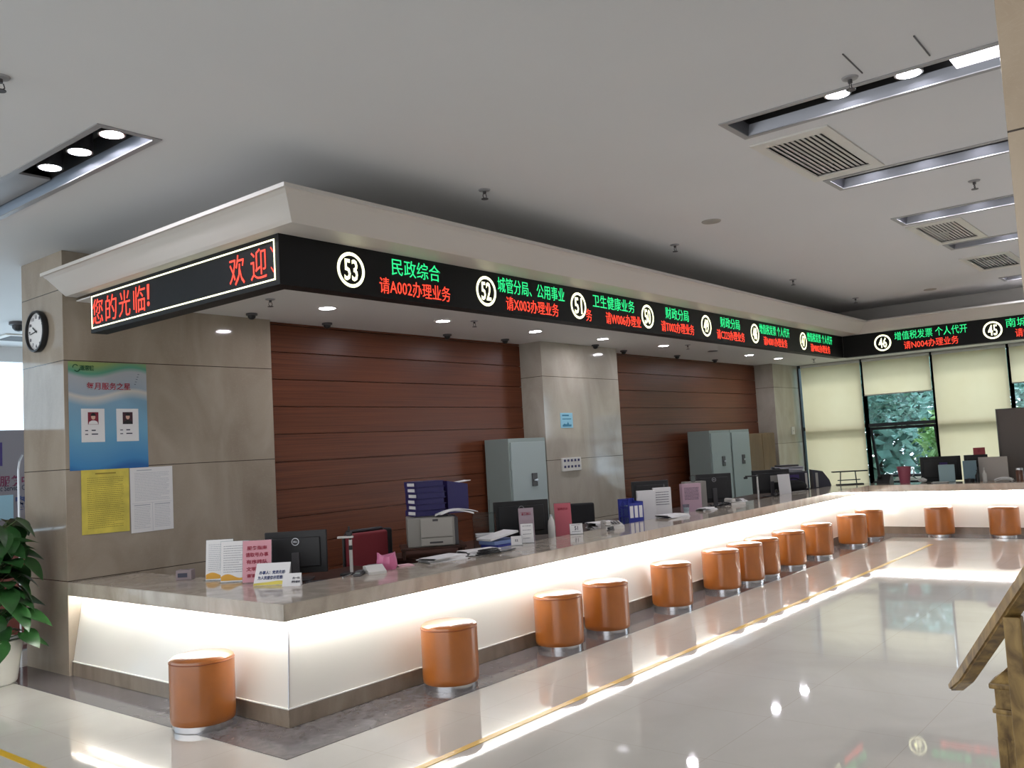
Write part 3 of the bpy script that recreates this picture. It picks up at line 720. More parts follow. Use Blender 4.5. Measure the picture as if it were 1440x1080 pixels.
def textlines(m, x0, x1, z0, z1, n, y, rng, th=0.0035, jag=0.35):
    for k in range(n):
        z = z1 - (z1 - z0) * k / max(1, n - 1); x = x0
        e = x1 - (rng.random() * jag * (x1 - x0) if k % 4 == 3 else rng.random() * 0.04 * (x1 - x0))
        while x < e:
            w = rng.uniform(0.006, 0.016); m.box(x, min(x + w, e), y - 0.0004, y, z - th, z + th); x += w + rng.uniform(0.002, 0.005)
rng = random.Random(3)
S = thing('notice_sheet', 'yellow notice sheet of small text under the blue poster', 'notice', (0.124, LB - 0.004, 1.128), 0, 'paper notices on the marble block')
m = MB(); m.prism([(0, 0.002), (0.413, -0.004), (0.418, 0.54), (0.002, 0.545)], 0.002, Matrix.Rotation(R(90), 4, 'X')); m.build('sheet', M_YELL, S)
m = MB(); m.box(0.12, 0.30, -0.003, -0.0025, 0.50, 0.512); textlines(m, 0.05, 0.37, 0.05, 0.47, 26, -0.0025, rng, 0.0022); m.build('text_lines', mat('faint_olive_ink', (150, 132, 48), 0.7), S)
S = thing('notice_sheet', 'white notice sheet with three printed panels under the blue poster', 'notice', (0.552, LB - 0.004, 1.098), 0, 'paper notices on the marble block')
m = MB(); m.prism([(0, 0.0), (0.398, 0.004), (0.40, 0.57), (-0.002, 0.568)], 0.002, Matrix.Rotation(R(90), 4, 'X')); m.build('sheet', M_WHITE, S)
m = MB()
textlines(m, 0.04, 0.37, 0.28, 0.52, 18, -0.0025, rng, 0.0018); textlines(m, 0.03, 0.18, 0.04, 0.22, 13, -0.0025, rng, 0.0018); textlines(m, 0.22, 0.37, 0.04, 0.22, 13, -0.0025, rng, 0.0018)
m.box(0.199, 0.201, -0.003, -0.0025, 0.01, 0.255); m.box(0.01, 0.39, -0.003, -0.0025, 0.254, 0.256); m.box(0.03, 0.18, -0.003, -0.0025, 0.234, 0.242); m.box(0.22, 0.37, -0.003, -0.0025, 0.234, 0.242); m.box(0.06, 0.2, -0.003, -0.0025, 0.54, 0.548)
m.build('text_lines', mat('faint_grey_ink', (176, 178, 184), 0.7), S)

# ------------------------------------------------------------------ pillar fittings
S = thing('notice_sheet', 'small sky blue notice high on the marble pillar', 'notice', (6.63, 2.617, 1.905))
m = MB(); m.box(0, 0.29, -0.002, 0.003, 0, 0.21); m.build('sheet', M_NBLUE, S)
m = MB(); m.box(0.04, 0.2, -0.0028, -0.002, 0.165, 0.185); m.box(0.04, 0.25, -0.0028, -0.002, 0.12, 0.132); m.prism([(0.04, 0.02), (0.25, 0.02), (0.25, 0.05), (0.2, 0.045), (0.17, 0.085), (0.14, 0.05), (0.08, 0.06), (0.04, 0.04)], 0.0008, Matrix.Translation((0, -0.002, 0)) @ Matrix.Rotation(R(90), 4, 'X')); m.build('print', mat('teal_print', (60, 130, 160), 0.6), S)
S = thing('socket_board', 'white board of ten dark rocker switches on the marble pillar', 'switch board', (6.58, 2.619, 1.305))
m = MB(); m.box(0, 0.45, -0.03, 0.0, 0, 0.185, bev=0.006); m.build('plate', M_WHITEP, S)
for rr in range(2):
    for k in range(5): m = MB(); m.box(0.03 + k * 0.083, 0.075 + k * 0.083, -0.036, -0.03, 0.045 + rr * 0.085, 0.078 + rr * 0.085, bev=0.003, seg=1); m.build('rocker', M_BLUEB, S)
def outlet(lab, x, y, z, w=0.09):
    t = thing('wall_socket', lab, 'socket', (x, y, z)); m = MB(); m.box(-w / 2, w / 2, -0.012, 0, -w / 2, w / 2, bev=0.004); m.build('plate', M_WHITEP, t)
    m = MB()
    for k in (-1, 1): m.box(k * 0.016 - 0.004, k * 0.016 + 0.004, -0.0135, -0.012, -0.012, 0.006)
    m.build('pin_slot', M_DGREY, t)
outlet('small white socket on the boarded wall right of the pillar', 8.46, 2.988, 1.43)
outlet('white socket plate high on the far pillar beside the windows', 14.85, 2.598, 1.72, 0.16)

# ------------------------------------------------------------------ things on and behind the counter (local front = -y)
def monitor(lab, loc, yaw, w, h, lift=0.05, logo=True, sticker=None):
    t = thing('monitor', lab, 'monitor', loc, R(yaw), 'monitors behind the counter')
    z0, z1 = lift, lift + h
    m = MB(); m.box(-w / 2, w / 2, -0.012, 0.02, z0, z1, bev=0.006); m.box(-w / 2 + 0.05, w / 2 - 0.05, -0.03, -0.012, z0 + 0.05, z1 - 0.05, bev=0.008); m.build('housing', M_BLACK, t)
    m = MB(); m.box(-w / 2 + 0.012, w / 2 - 0.012, 0.02, 0.022, z0 + 0.02, z1 - 0.012); m.build('screen', M_LEDB, t)
    m = MB(); m.box(-0.03, 0.03, -0.05, -0.03, 0.01, z0 + h * 0.5, bev=0.004); m.build('stand_neck', M_DGREY, t)
    m = MB(); m.box(-0.13, 0.13, -0.13, 0.07, 0, 0.014, bev=0.005); m.build('stand_base', M_DGREY, t)
    if logo:
        q = fy(0, -0.0305, z1 - 0.062 - 0.02); m = MB(); ring(m, q, 0.03, 0.025, 28); m.text('DELL', 0.036, 0.014, q, bold=0.02); m.build('logo', M_ALU, t)
    if sticker:
        m = MB(); m.box(-0.02, 0.10, -0.032, -0.0305, z0 + h * 0.45, z0 + h * 0.75); m.build('sticker', sticker, t)
    return t
def stand_card(lab, loc, yaw, w, h, m_sheet, lines=None, ink=None, wave=False, texts=(), group='acrylic card stands on the counter'):
    t = thing('card_stand', lab, 'card stand', loc, R(yaw), group)
    tilt = Matrix.Rotation(R(-8), 4, 'X')
    m = MB(); m.box(-w / 2, w / 2, -0.0015, 0.0015, 0.004, h); bmesh.ops.transform(m.bm, matrix=tilt, verts=m.bm.verts); sh = m.build('sheet', m_sheet, t)
    m = MB(); m.box(-w / 2 - 0.004, w / 2 + 0.004, -0.04, 0.055, 0, 0.004); q = MB(); q.box(-w / 2 - 0.004, w / 2 + 0.004, 0.002, 0.0045, 0.004, h + 0.004); bmesh.ops.transform(q.bm, matrix=tilt, verts=q.bm.verts)
    m.merge(q.bm); m.build('clear_holder', M_ACRYL, t)
    if lines or texts:
        m = MB()
        if lines: textlines(m, -w / 2 + 0.02, w / 2 - 0.02, h * 0.25, h * 0.88, lines, -0.002, rng, 0.0022)
        for s_, zz, tw, th in texts: m.text(s_, tw, th, fy(0, -0.002, zz), bold=0.02)
        bmesh.ops.transform(m.bm, matrix=tilt, verts=m.bm.verts); m.build('text_lines', ink or M_INK, t)
    if wave:
        m = MB(); n = 12
        pts_ = [(-w / 2 + 0.002, 0.012)] + [(-w / 2 + 0.002 + (w - 0.004) * k / n, 0.045 + 0.016 * math.sin(k * 0.55)) for k in range(n + 1)] + [(w / 2 - 0.002, 0.012)]
        m.prism(pts_, 0.0008, Matrix.Translation((0, -0.0018, 0)) @ Matrix.Rotation(R(90), 4, 'X')); bmesh.ops.transform(m.bm, matrix=tilt, verts=m.bm.verts); m.build('wave_print', M_ORNG, t)
    return t
def paper_pile(lab, loc, yaw, n, w=0.30, d=0.21, m_=None, curl=0.0, group='loose paper piles'):
    t = thing('paper_stack', lab, 'papers', loc, R(yaw), group); z = 0.0
    for k in range(n):
        m = MB(); a = rng.uniform(-0.25, 0.25); th = rng.uniform(0.004, 0.012); ox, oy = rng.uniform(-.02, .02), rng.uniform(-.02, .02)
        N_ = 8
        for i in range(N_):
            x0_, x1_ = -w / 2 + w * i / N_, -w / 2 + w * (i + 1) / N_
            za, zb = curl * (2 * abs(i / N_ - 0.5)) ** 2, curl * (2 * abs((i + 1) / N_ - 0.5)) ** 2
            if curl < 0: za, zb = -curl * (1 - (2 * abs(i / N_ - .5)) ** 2), -curl * (1 - (2 * abs((i + 1) / N_ - .5)) ** 2)
            m.poly([(x0_, -d / 2, z + za), (x1_, -d / 2, z + zb), (x1_, d / 2, z + zb), (x0_, d / 2, z + za)]); m.poly([(x0_, -d / 2, z + th + za), (x1_, -d / 2, z + th + zb), (x1_, d / 2, z + th + zb), (x0_, d / 2, z + th + za)])
            m.poly([(x0_, -d / 2, z + za), (x1_, -d / 2, z + zb), (x1_, -d / 2, z + th + zb), (x0_, -d / 2, z + th + za)]); m.poly([(x0_, d / 2, z + za), (x1_, d / 2, z + zb), (x1_, d / 2, z + th + zb), (x0_, d / 2, z + th + za)])
        bmesh.ops.remove_doubles(m.bm, verts=m.bm.verts, dist=1e-5)
        bmesh.ops.rotate(m.bm, cent=(0, 0, 0), matrix=Matrix.Rotation(a, 3, 'Z'), verts=m.bm.verts); bmesh.ops.translate(m.bm, vec=(ox, oy, 0), verts=m.bm.verts)
        m.build('sheet', m_ or M_WHITE, t); z += th
    return t

B1 = -51
t = thing('tissue_box', 'small grey tissue box at the back of the counter by the marble', 'box', (0.47, 1.90, HT), R(B1))
m = MB(); m.box(-0.062, 0.062, -0.045, 0.045, 0, 0.078, bev=0.006); m.build('carton', mat('mauve_grey_card', (140, 126, 128), 0.7), t)
m = MB(); m.box(-0.03, 0.03, -0.01, 0.01, 0.078, 0.0795); m.build('slot', M_DGREY, t)
m = MB(); m.box(-0.045, 0.03, -0.0462, -0.045, 0.022, 0.055); m.build('print', M_INK, t)
stand_card('rear white leaflet stand partly behind another on the counter corner', (0.545, 1.55, HT), B1, 0.21, 0.31, M_WHITE, lines=14, ink=mat('faint_grey_ink', (176, 178, 184), 0.7), wave=True)
stand_card('front white leaflet stand with an orange wave on the counter corner', (0.525, 1.315, HT), B1, 0.21, 0.305, M_WHITE, lines=12, ink=mat('grey_ink', (140, 142, 150), 0.7), wave=True)
stand_card('pink card stand with dark red lettering beside the white leaflets', (0.57, 1.095, HT), B1, 0.215, 0.31, M_PINK, ink=M_INKR, texts=(('服务指南', 0.255, 0.15, 0.03), ('请取号办事', 0.205, 0.17, 0.032), ('有序排队', 0.153, 0.16, 0.032), ('文明礼让', 0.10, 0.16, 0.032), ('谢谢配合', 0.052, 0.15, 0.028)))
t = thing('tent_sign', 'white folded tent sign with blue lettering on the counter corner', 'sign', (0.56, 0.89, HT), R(B1))
tl = Matrix.Rotation(R(-38), 4, 'X')
m = MB(); m.box(-0.125, 0.125, -0.001, 0.001, 0, 0.185); bmesh.ops.transform(m.bm, matrix=Matrix.Translation((0, -0.055, 0)) @ tl, verts=m.bm.verts); m.build('front_leaf', M_WHITE, t)
m = MB(); m.box(-0.125, 0.125, -0.001, 0.001, 0, 0.147); bmesh.ops.transform(m.bm, matrix=Matrix.Translation((0, 0.06, 0)), verts=m.bm.verts); m.build('back_leaf', M_WHITE, t)
m = MB(); m.text('办事人：党员先锋', 0.19, 0.03, fy(0, -0.0015, 0.105), bold=0.02); m.text('为人民服务示范窗口', 0.20, 0.03, fy(0, -0.0015, 0.062), bold=0.02); bmesh.ops.transform(m.bm, matrix=Matrix.Translation((0, -0.055, 0)) @ tl, verts=m.bm.verts); m.build('lettering', M_INKB, t)
m = MB(); m.prism([(-0.124, 0.002), (0.124, 0.002), (0.124, 0.03), (0.05, 0.034), (-0.03, 0.026), (-0.124, 0.02)], 0.0006, Matrix.Translation((0, -0.0013, 0)) @ Matrix.Rotation(R(90), 4, 'X')); bmesh.ops.transform(m.bm, matrix=Matrix.Translation((0, -0.055, 0)) @ tl, verts=m.bm.verts); m.build('wave_print', M_YELL, t)
t = thing('name_plate', 'small white plate with grey lettering right of the tent sign', 'sign', (0.565, 0.665, HT), R(B1))
m = MB(); m.prism([(-0.03, 0), (0.03, 0), (0.022, 0.085), (0.018, 0.085)], 0.13, Matrix(((0, 0, 1, -0.065), (1, 0, 0, 0), (0, 1, 0, 0), (0, 0, 0, 1)))); m.build('plate', M_WHITE, t)
tl2 = Matrix.Translation((0, -0.0305, 0)) @ Matrix.Rotation(R(-29.5), 4, 'X')
m = MB(); m.text('扫一扫', 0.05, 0.016, fy(0.03, -0.0005, 0.06), bold=0.01); m.text('评价服务', 0.062, 0.018, fy(0.03, -0.0005, 0.032), bold=0.01); bmesh.ops.transform(m.bm, matrix=tl2, verts=m.bm.verts); m.build('lettering', M_INK, t)
monitor('black monitor seen from behind at the counter corner, with round logo', (1.07, 1.27, 0.70), -48, 0.49, 0.335, 0.05)

# document camera, keyboard and small things at the corner
t = thing('document_camera', 'black and white document camera on a post beside the corner monitor', 'document camera', (1.42, 1.05, 0.70), R(B1))
m = MB(); m.box(-0.06, 0.06, -0.08, 0.08, 0, 0.02, bev=0.005); m.build('base', M_BLACK, t)
m = MB(); m.cyl((0.02, 0, 0.02), (0.02, 0, 0.20), 0.014); m.cyl((0.02, 0, 0.235), (0.02, 0, 0.28), 0.014); m.build('post', M_WHITEP, t, smooth=True)
m = MB(); m.cyl((0.02, 0, 0.20), (0.02, 0, 0.235), 0.016); m.build('clamp', M_BLACK, t, smooth=True)
m = MB(); m.box(-0.085, 0.045, -0.018, 0.018, 0.295, 0.312, bev=0.004); m.build('arm', M_WHITEP, t)
m = MB(); m.box(-0.01, 0.035, -0.02, 0.02, 0.312, 0.345, bev=0.006); m.cyl((0.01, 0, 0.345), (0.012, 0, 0.39), 0.008); m.cyl((0.02, 0, 0.28), (0.02, 0, 0.296), 0.01); m.build('camera_head', M_BLACK, t)
t = thing('keyboard', 'black keyboard behind the small white plate', 'keyboard', (1.02, 0.82, 0.70), R(-30))
m = MB(); m.box(-0.17, 0.17, -0.07, 0.07, 0, 0.022, bev=0.005); m.build('case', M_BLACK, t)
for r_ in range(4):
    m = MB()
    for k in range(13): m.box(-0.155 + k * 0.024, -0.135 + k * 0.024, -0.055 + r_ * 0.028, -0.033 + r_ * 0.028, 0.022, 0.028)
    m.build('key_row', M_DGREY, t)
t = thing('tablet_pen', 'grey signing pen on a coiled cord on the counter', 'pen', (1.02, 0.60, HT), R(20))
m = MB(); m.cyl((-0.07, 0, 0.006), (0.07, 0, 0.012), 0.005, 0.004); m.build('barrel', M_ALU, t, smooth=True)
m = MB(); m.tube([(0.07 + 0.02 * math.cos(a * .8), 0.02 * math.sin(a * .8), 0.004 + 0.0004 * a) for a in range(22)], 0.0016, 5); m.build('cord', M_BLACK, t)
t = thing('card_reader', 'dark hand-held device lying on the counter beside the document camera', 'card reader', (1.10, 0.56, HT), R(35))
m = MB(); m.box(-0.075, 0.075, -0.03, 0.03, 0, 0.022, bev=0.008); m.box(-0.02, 0.07, -0.024, 0.024, 0.02, 0.036, bev=0.006); m.build('shell', M_DGREY, t)
m = MB(); m.box(-0.06, -0.03, -0.018, 0.018, 0.022, 0.024); m.build('display', mat('pale_lcd', (170, 184, 176), 0.3), t)
t = thing('keypad', 'white wedge shaped keypad on the counter edge before the red chair', 'keypad', (1.24, 0.54, HT), R(-25))
m = MB(); m.prism([(-0.075, 0), (0.075, 0), (0.075, 0.052), (0.03, 0.06), (-0.075, 0.018)], 0.14, Matrix(((0, 0, 1, -0.07), (1, 0, 0, 0), (0, 1, 0, 0), (0, 0, 0, 1)))); m.build('shell', M_WHITEP, t)
m = MB(); m.box(-0.04, 0.04, 0.035, 0.07, 0.0585, 0.0605); m.build('display', M_DGREY, t)
t = thing('tissue_bag', 'crumpled pink film bag of tissues before the red chair', 'tissue pack', (1.42, 0.60, HT), R(-45))
b_ = bmesh.new(); bmesh.ops.create_grid(b_, x_segments=10, y_segments=10, size=0.5); v0 = b_.verts[:]
b_.free()
m = MB(); n = 20; rr_ = []
for j, (sc2, z) in enumerate(((0.95, 0.0), (1.05, 0.03), (1.0, 0.07), (0.9, 0.1))):
    rr_.append([((0.075 * sc2 + 0.006 * math.sin(i * 2.3 + j)) * math.cos(2 * math.pi * i / n), (0.045 * sc2 + 0.005 * math.sin(i * 3.1 + j)) * math.sin(2 * math.pi * i / n), z + (0.035 * abs(math.cos(2 * math.pi * i / n)) ** 3 if j == 3 else 0)) for i in range(n)])
for a, d in zip(rr_, rr_[1:]):
    for i in range(n): j = (i + 1) % n; m.poly([a[i], a[j], d[j], d[i]])
m.poly(rr_[0][::-1]); m.poly(rr_[3]); bmesh.ops.remove_doubles(m.bm, verts=m.bm.verts, dist=1e-5); m.build('film', M_PINKF, t, smooth=True)
m = MB(); m.box(-0.05, 0.05, -0.03, 0.03, 0.02, 0.09, bev=0.01); m.build('tissues', mat('pink_tissue', (206, 150, 170), 0.8), t)
paper_pile('small pink note pad on the counter edge right of the pink bag', (1.60, 0.60, HT), -20, 2, 0.13, 0.07, mat('pale_pink_paper', (222, 180, 186), 0.6))

def office_chair(lab, loc, yaw, w, ztop, fab, frame=True):
    t = thing('office_chair', lab, 'chair', loc, R(yaw), 'office chairs behind the counter')
    m = MB(); m.box(-w / 2, w / 2, -0.035, 0.035, 0.46, ztop - 0.015, bev=0.03, seg=4); m.build('backrest', fab, t, smooth=True)
    if frame:
        m = MB(); pts_ = [(-w / 2 - 0.005, 0.02, 0.5), (-w / 2 - 0.005, 0.02, ztop - 0.05), (-w / 2 + 0.04, 0.02, ztop), (w / 2 - 0.04, 0.02, ztop), (w / 2 + 0.005, 0.02, ztop - 0.05), (w / 2 + 0.005, 0.02, 0.5)]
        m.tube(pts_, 0.016, 8); m.build('back_frame', M_BLACK, t, smooth=True)
    m = MB(); m.box(-w / 2, w / 2, 0.03, 0.47, 0.42, 0.49, bev=0.025, seg=3); m.build('seat', fab, t, smooth=True)
    m = MB(); m.cyl((0, 0.25, 0.08), (0, 0.25, 0.42), 0.025); m.build('column', M_BLACK, t, smooth=True)
    for k in range(5):
        a = 2 * math.pi * k / 5; m = MB(); m.cyl((0, 0.25, 0.08), (0.27 * math.cos(a), 0.25 + 0.27 * math.sin(a), 0.055), 0.02, 0.014); lg = m.build('leg', M_BLACK, t, smooth=True)
        m = MB(); m.cyl((0.27 * math.cos(a) - 0.012, 0.25 + 0.27 * math.sin(a), 0.027), (0.27 * math.cos(a) + 0.012, 0.25 + 0.27 * math.sin(a), 0.027), 0.027, n=14); m.build('castor', M_BLACK, lg)
    return t
office_chair('red backed office chair behind the near end of the long counter', (2.085, 1.58, 0), -4, 0.46, 0.985, M_REDF)
office_chair('black office chair half hidden behind the red chair', (2.62, 2.15, 0), -40, 0.46, 0.95, M_BLKF, False)
office_chair('black office chair behind the rose card in the middle of the counter', (6.02, 1.95, 0), -50, 0.36, 0.93, M_BLKF, False)

# printer on its riser with binders and papers
t = thing('printer_riser', 'low dark riser under the beige laser printer', 'riser', (2.64, 1.29, 0.70), R(-42))
m = MB(); m.box(-0.30, 0.30, -0.24, 0.24, 0.075, 0.095, bev=0.003); m.build('top_board', M_DESK, t)
for k in (-1, 1): m = MB(); m.box(k * 0.27 - 0.012, k * 0.27 + 0.012, -0.22, 0.22, 0, 0.075); m.build('side_board', M_DESK, t)
t = thing('laser_printer', 'beige laser printer on a dark riser under the navy binders', 'printer', (2.64, 1.29, 0.795), R(-42))
PZ = 0.265
t.scale = (1.1, 1.1, 1.0)
m = MB(); m.box(-0.21, 0.185, -0.16, 0.2, 0.0, PZ, bev=0.012); m.build('body', M_GREYP, t)
m = MB(); m.box(0.185, 0.215, -0.15, 0.19, 0.005, PZ - 0.01, bev=0.004); m.build('side_panel', M_DGREY, t)
m = MB(); m.box(-0.10, 0.165, -0.178, -0.155, 0.085, PZ - 0.005, bev=0.006); m.build('front_door', mat('light_beige_plastic', (168, 164, 156), 0.45), t)
dr = MB(); dr.box(-0.10, 0.165, -0.176, -0.155, 0.01, 0.078, bev=0.005); dr = dr.build('paper_tray', MATS['light_beige_plastic'], t)
m = MB(); m.box(-0.03, 0.08, -0.181, -0.175, 0.03, 0.045, bev=0.003); m.build('handle', M_DGREY, dr)
m = MB(); m.box(0.0, 0.045, -0.180, -0.176, PZ - 0.035, PZ - 0.015); m.build('maker_badge', M_DGREY, t)
m = MB(); m.box(-0.15, 0.14, -0.1, 0.12, PZ, PZ + 0.008, bev=0.003); m.build('output_bay', M_DGREY, t)
paper_pile('crumpled white papers lying on top of the laser printer', (2.715, 1.045, 0.795 + PZ + 0.009), -38, 2, 0.36, 0.14, M_WHITE, -0.035)
binder = thing('ring_binder', 'x', 'binder', (0, 0, 0), 0, 'navy ring binders stacked on the printer')
m = MB(); m.box(-0.15, 0.15, -0.125, 0.125, 0, 0.004); m.box(-0.15, 0.15, -0.125, 0.125, 0.049, 0.053); m.build('cover', M_BLUEB, binder)
m = MB(); m.box(-0.154, -0.15, -0.125, 0.125, 0, 0.053); m.build('spine', M_BLUEB, binder)
m = MB(); m.box(-0.1555, -0.154, -0.10, 0.055, 0.012, 0.041); m.build('spine_label', M_WHITE, binder)
m = MB(); m.box(-0.145, 0.14, -0.115, 0.115, 0.004, 0.049); m.build('contents', M_BLUEB, binder)
zb = 0.795 + PZ + 0.0085
ords = ['lowest', 'second from the bottom', 'third from the bottom', 'third from the top', 'second from the top', 'topmost']
for k in range(6):
    ox, oy = rng.uniform(-.012, .012), rng.uniform(-.012, .012)
    lab = 'navy ring binder with a white spine label, %s of the printer stack' % ords[k]
    if k == 0: binder.location = (2.67, 1.385, zb); binder.rotation_euler = (0, 0, R(-20)); binder['label'] = lab
    else: dup(binder, (2.67 + ox, 1.385 + oy, zb + 0.0535 * k), R(-20 + rng.uniform(-3, 3)), lab)
t = thing('file_box', 'dark blue file box right of the binder stack on the printer', 'file box', (2.96, 1.29, zb), R(-20))
m = MB(); m.prism([(-0.11, 0), (0.11, 0), (0.11, 0.27), (-0.11, 0.31)], 0.20, Matrix(((1, 0, 0, 0), (0, 0, -1, 0.1), (0, 1, 0, 0), (0, 0, 0, 1)))); m.build('shell', M_BLUEB, t)
m = MB(); m.box(0.02, 0.16, -0.08, 0.06, 0.282, 0.287); bmesh.ops.rotate(m.bm, cent=(0, 0, 0.28), matrix=Matrix.Rotation(R(-6), 3, 'Y'), verts=m.bm.verts); m.build('leaflet', M_WHITE, t)
t = thing('acrylic_tray', 'clear acrylic tray stand right of the laser printer', 'tray stand', (3.20, 1.12, 0.70), R(-45))
m = MB()
for x in (-0.11, 0.11): m.box(x - 0.002, x + 0.002, -0.07, 0.10, 0, 0.34)
m.box(-0.108, 0.108, 0.096, 0.1, 0, 0.34)
for z in (0.11, 0.33): m.box(-0.108, 0.108, -0.07, 0.096, z, z + 0.004)
m.build('shell', M_ACRYL, t)
m = MB(); m.box(-0.09, 0.09, -0.06, 0.09, 0.115, 0.14); m.build('forms', M_WHITE, t)
m = MB(); m.box(0.06, 0.068, 0.08, 0.084, 0.34, 0.46); m.build('divider', M_ACRYL, t)
paper_pile('white papers at the back edge of the counter below the printer', (1.98, 0.52, HT + 0.0005), -8, 5, 0.36, 0.20)
paper_pile('loose printed papers on the desk in front of the acrylic tray', (2.42, 0.53, HT + 0.0005), -5, 4, 0.34, 0.18)
t = thing('cable_coil', 'black coiled cable on the counter edge in front of the papers', 'cable', (2.36, 0.36, HT), 0)
m = MB(); m.tube([(0.16 * math.cos(a * .45) * (1 - a * .008), 0.035 * math.sin(a * .45), 0.008 + 0.0012 * a) for a in range(40)], 0.007, 6); m.build('cord', M_BLACK, t, smooth=True)
m = MB(); m.tube([(0.16, 0, 0.008), (0.3, 0.02, 0.007), (0.4, 0.03, 0.007)], 0.006, 6); m.build('lead', M_BLACK, t, smooth=True)
for k, (dx, mm_) in enumerate(((0, M_WHITE), (0.03, mat('pale_blue_folder', (120, 140, 186), 0.5)), (0.05, M_BLUEF), (0.02, mat('blue_grey_folder', (96, 118, 150), 0.5)))):
    t = thing('document_folder', ('white', 'pale blue', 'deep blue', 'blue grey')[k] + ' folder, ' + ('topmost and tilted', 'second from the top', 'third from the top', 'lowest')[k] + ' of the pile before the black monitor', 'folder', (3.05 + dx, 0.83, 0.70 + 0.105 - 0.035 * k + (0.0 if k else 0.004)), R(-12 + 5 * k), 'folders piled before the second monitor')
    m = MB(); m.box(-0.17, 0.17, -0.11, 0.11, 0, 0.033 if k else 0.02, bev=0.003)
    if k == 0: bmesh.ops.rotate(m.bm, cent=(-0.17, 0, 0), matrix=Matrix.Rotation(R(-9), 3, 'Y'), verts=m.bm.verts)
    m.build('cover', mm_, t)
monitor('wide black monitor seen from behind, before the grey cabinet', (3.78, 1.12, 0.70), -42, 0.57, 0.36, 0.055)
stand_card('grey and pink tall card stand before the wide black monitor', (3.54, 0.86, 0.70), -45, 0.15, 0.36, mat('grey_pink_card', (168, 150, 158), 0.6), ink=M_INKR, texts=(('52号', 0.16, 0.08, 0.04), ('服务窗口', 0.30, 0.09, 0.022)), lines=3)
stand_card('low white card stand with a dark photo at the counter edge', (3.21, 0.60, HT), -45, 0.12, 0.18, M_WHITE, lines=4)
stand_card('small white name card at the counter edge before the folders', (3.02, 0.58, HT), -45, 0.10, 0.085, M_WHITE, texts=(('52', 0.045, 0.03, 0.02),))
t = thing('paper_roll', 'white bottle standing between the monitor and the rose card', 'bottle', (3.90, 0.83, 0.70)); m = MB(); m.lathe([(0, 0), (0.035, 0), (0.037, 0.02), (0.036, 0.15), (0.03, 0.2), (0.016, 0.23), (0.016, 0.25), (0, 0.25)], n=20); m.build('bottle_body', M_WHITEP, t, smooth=True); t.name = 'white_bottle'
m = MB(); m.lathe([(0.018, 0.243), (0.018, 0.262), (0, 0.262)], n=16); m.build('cap', M_ALU, t)
stand_card('rose coloured card stand left of the black chair back', (4.13, 0.84, 0.70), -45, 0.175, 0.36, M_PINKD, texts=(('温馨提示', 0.3, 0.11, 0.024),), ink=M_INKR)
stand_card('small white window card in front of the rose card', (3.98, 0.58, HT), -45, 0.13, 0.105, M_WHITE, texts=(('51', 0.06, 0.035, 0.04),), lines=2)

def telephone(lab, loc, yaw):
    t = thing('telephone', lab, 'telephone', loc, R(yaw), 'white desk telephones')
    m = MB(); m.prism([(-0.1, 0), (0.1, 0), (0.1, 0.07), (-0.1, 0.03)], 0.2, Matrix(((0, 0, 1, -0.1), (1, 0, 0, 0), (0, 1, 0, 0), (0, 0, 0, 1)))); m.build('base', M_WHITEP, t)
    m = MB(); m.box(-0.098, -0.045, -0.1, 0.1, 0.055, 0.085, bev=0.01); m.box(-0.1, -0.043, -0.1, -0.05, 0.04, 0.06, bev=0.008); m.box(-0.1, -0.043, 0.05, 0.1, 0.055, 0.075, bev=0.008); m.build('handset', M_WHITEP, t)
    m = MB()
    for i in range(4):
        for j in range(3): m.box(-0.02 + j * 0.032, 0.002 + j * 0.032, -0.075 + i * 0.03, -0.055 + i * 0.03, 0.05 + i * 0.006, 0.056 + i * 0.006)
    m.build('key_pad', M_DGREY, t); return t
telephone('white desk telephone at the counter edge right of the black chair', (4.55, 0.52, HT), -40)
paper_pile('stack of white forms behind the white desk telephone', (5.0, 0.94, 0.70), -30, 10, 0.32, 0.22)
t = thing('stapler', 'small dark stapler beside the white desk telephone', 'stapler', (4.36, 0.42, HT), R(10)); m = MB(); m.box(-0.06, 0.06, -0.016, 0.016, 0, 0.012, bev=0.003); m.build('base', M_DGREY, t); m = MB(); m.box(-0.055, 0.055, -0.014, 0.014, 0.014, 0.036, bev=0.005); m.build('arm', M_BLACK, t)
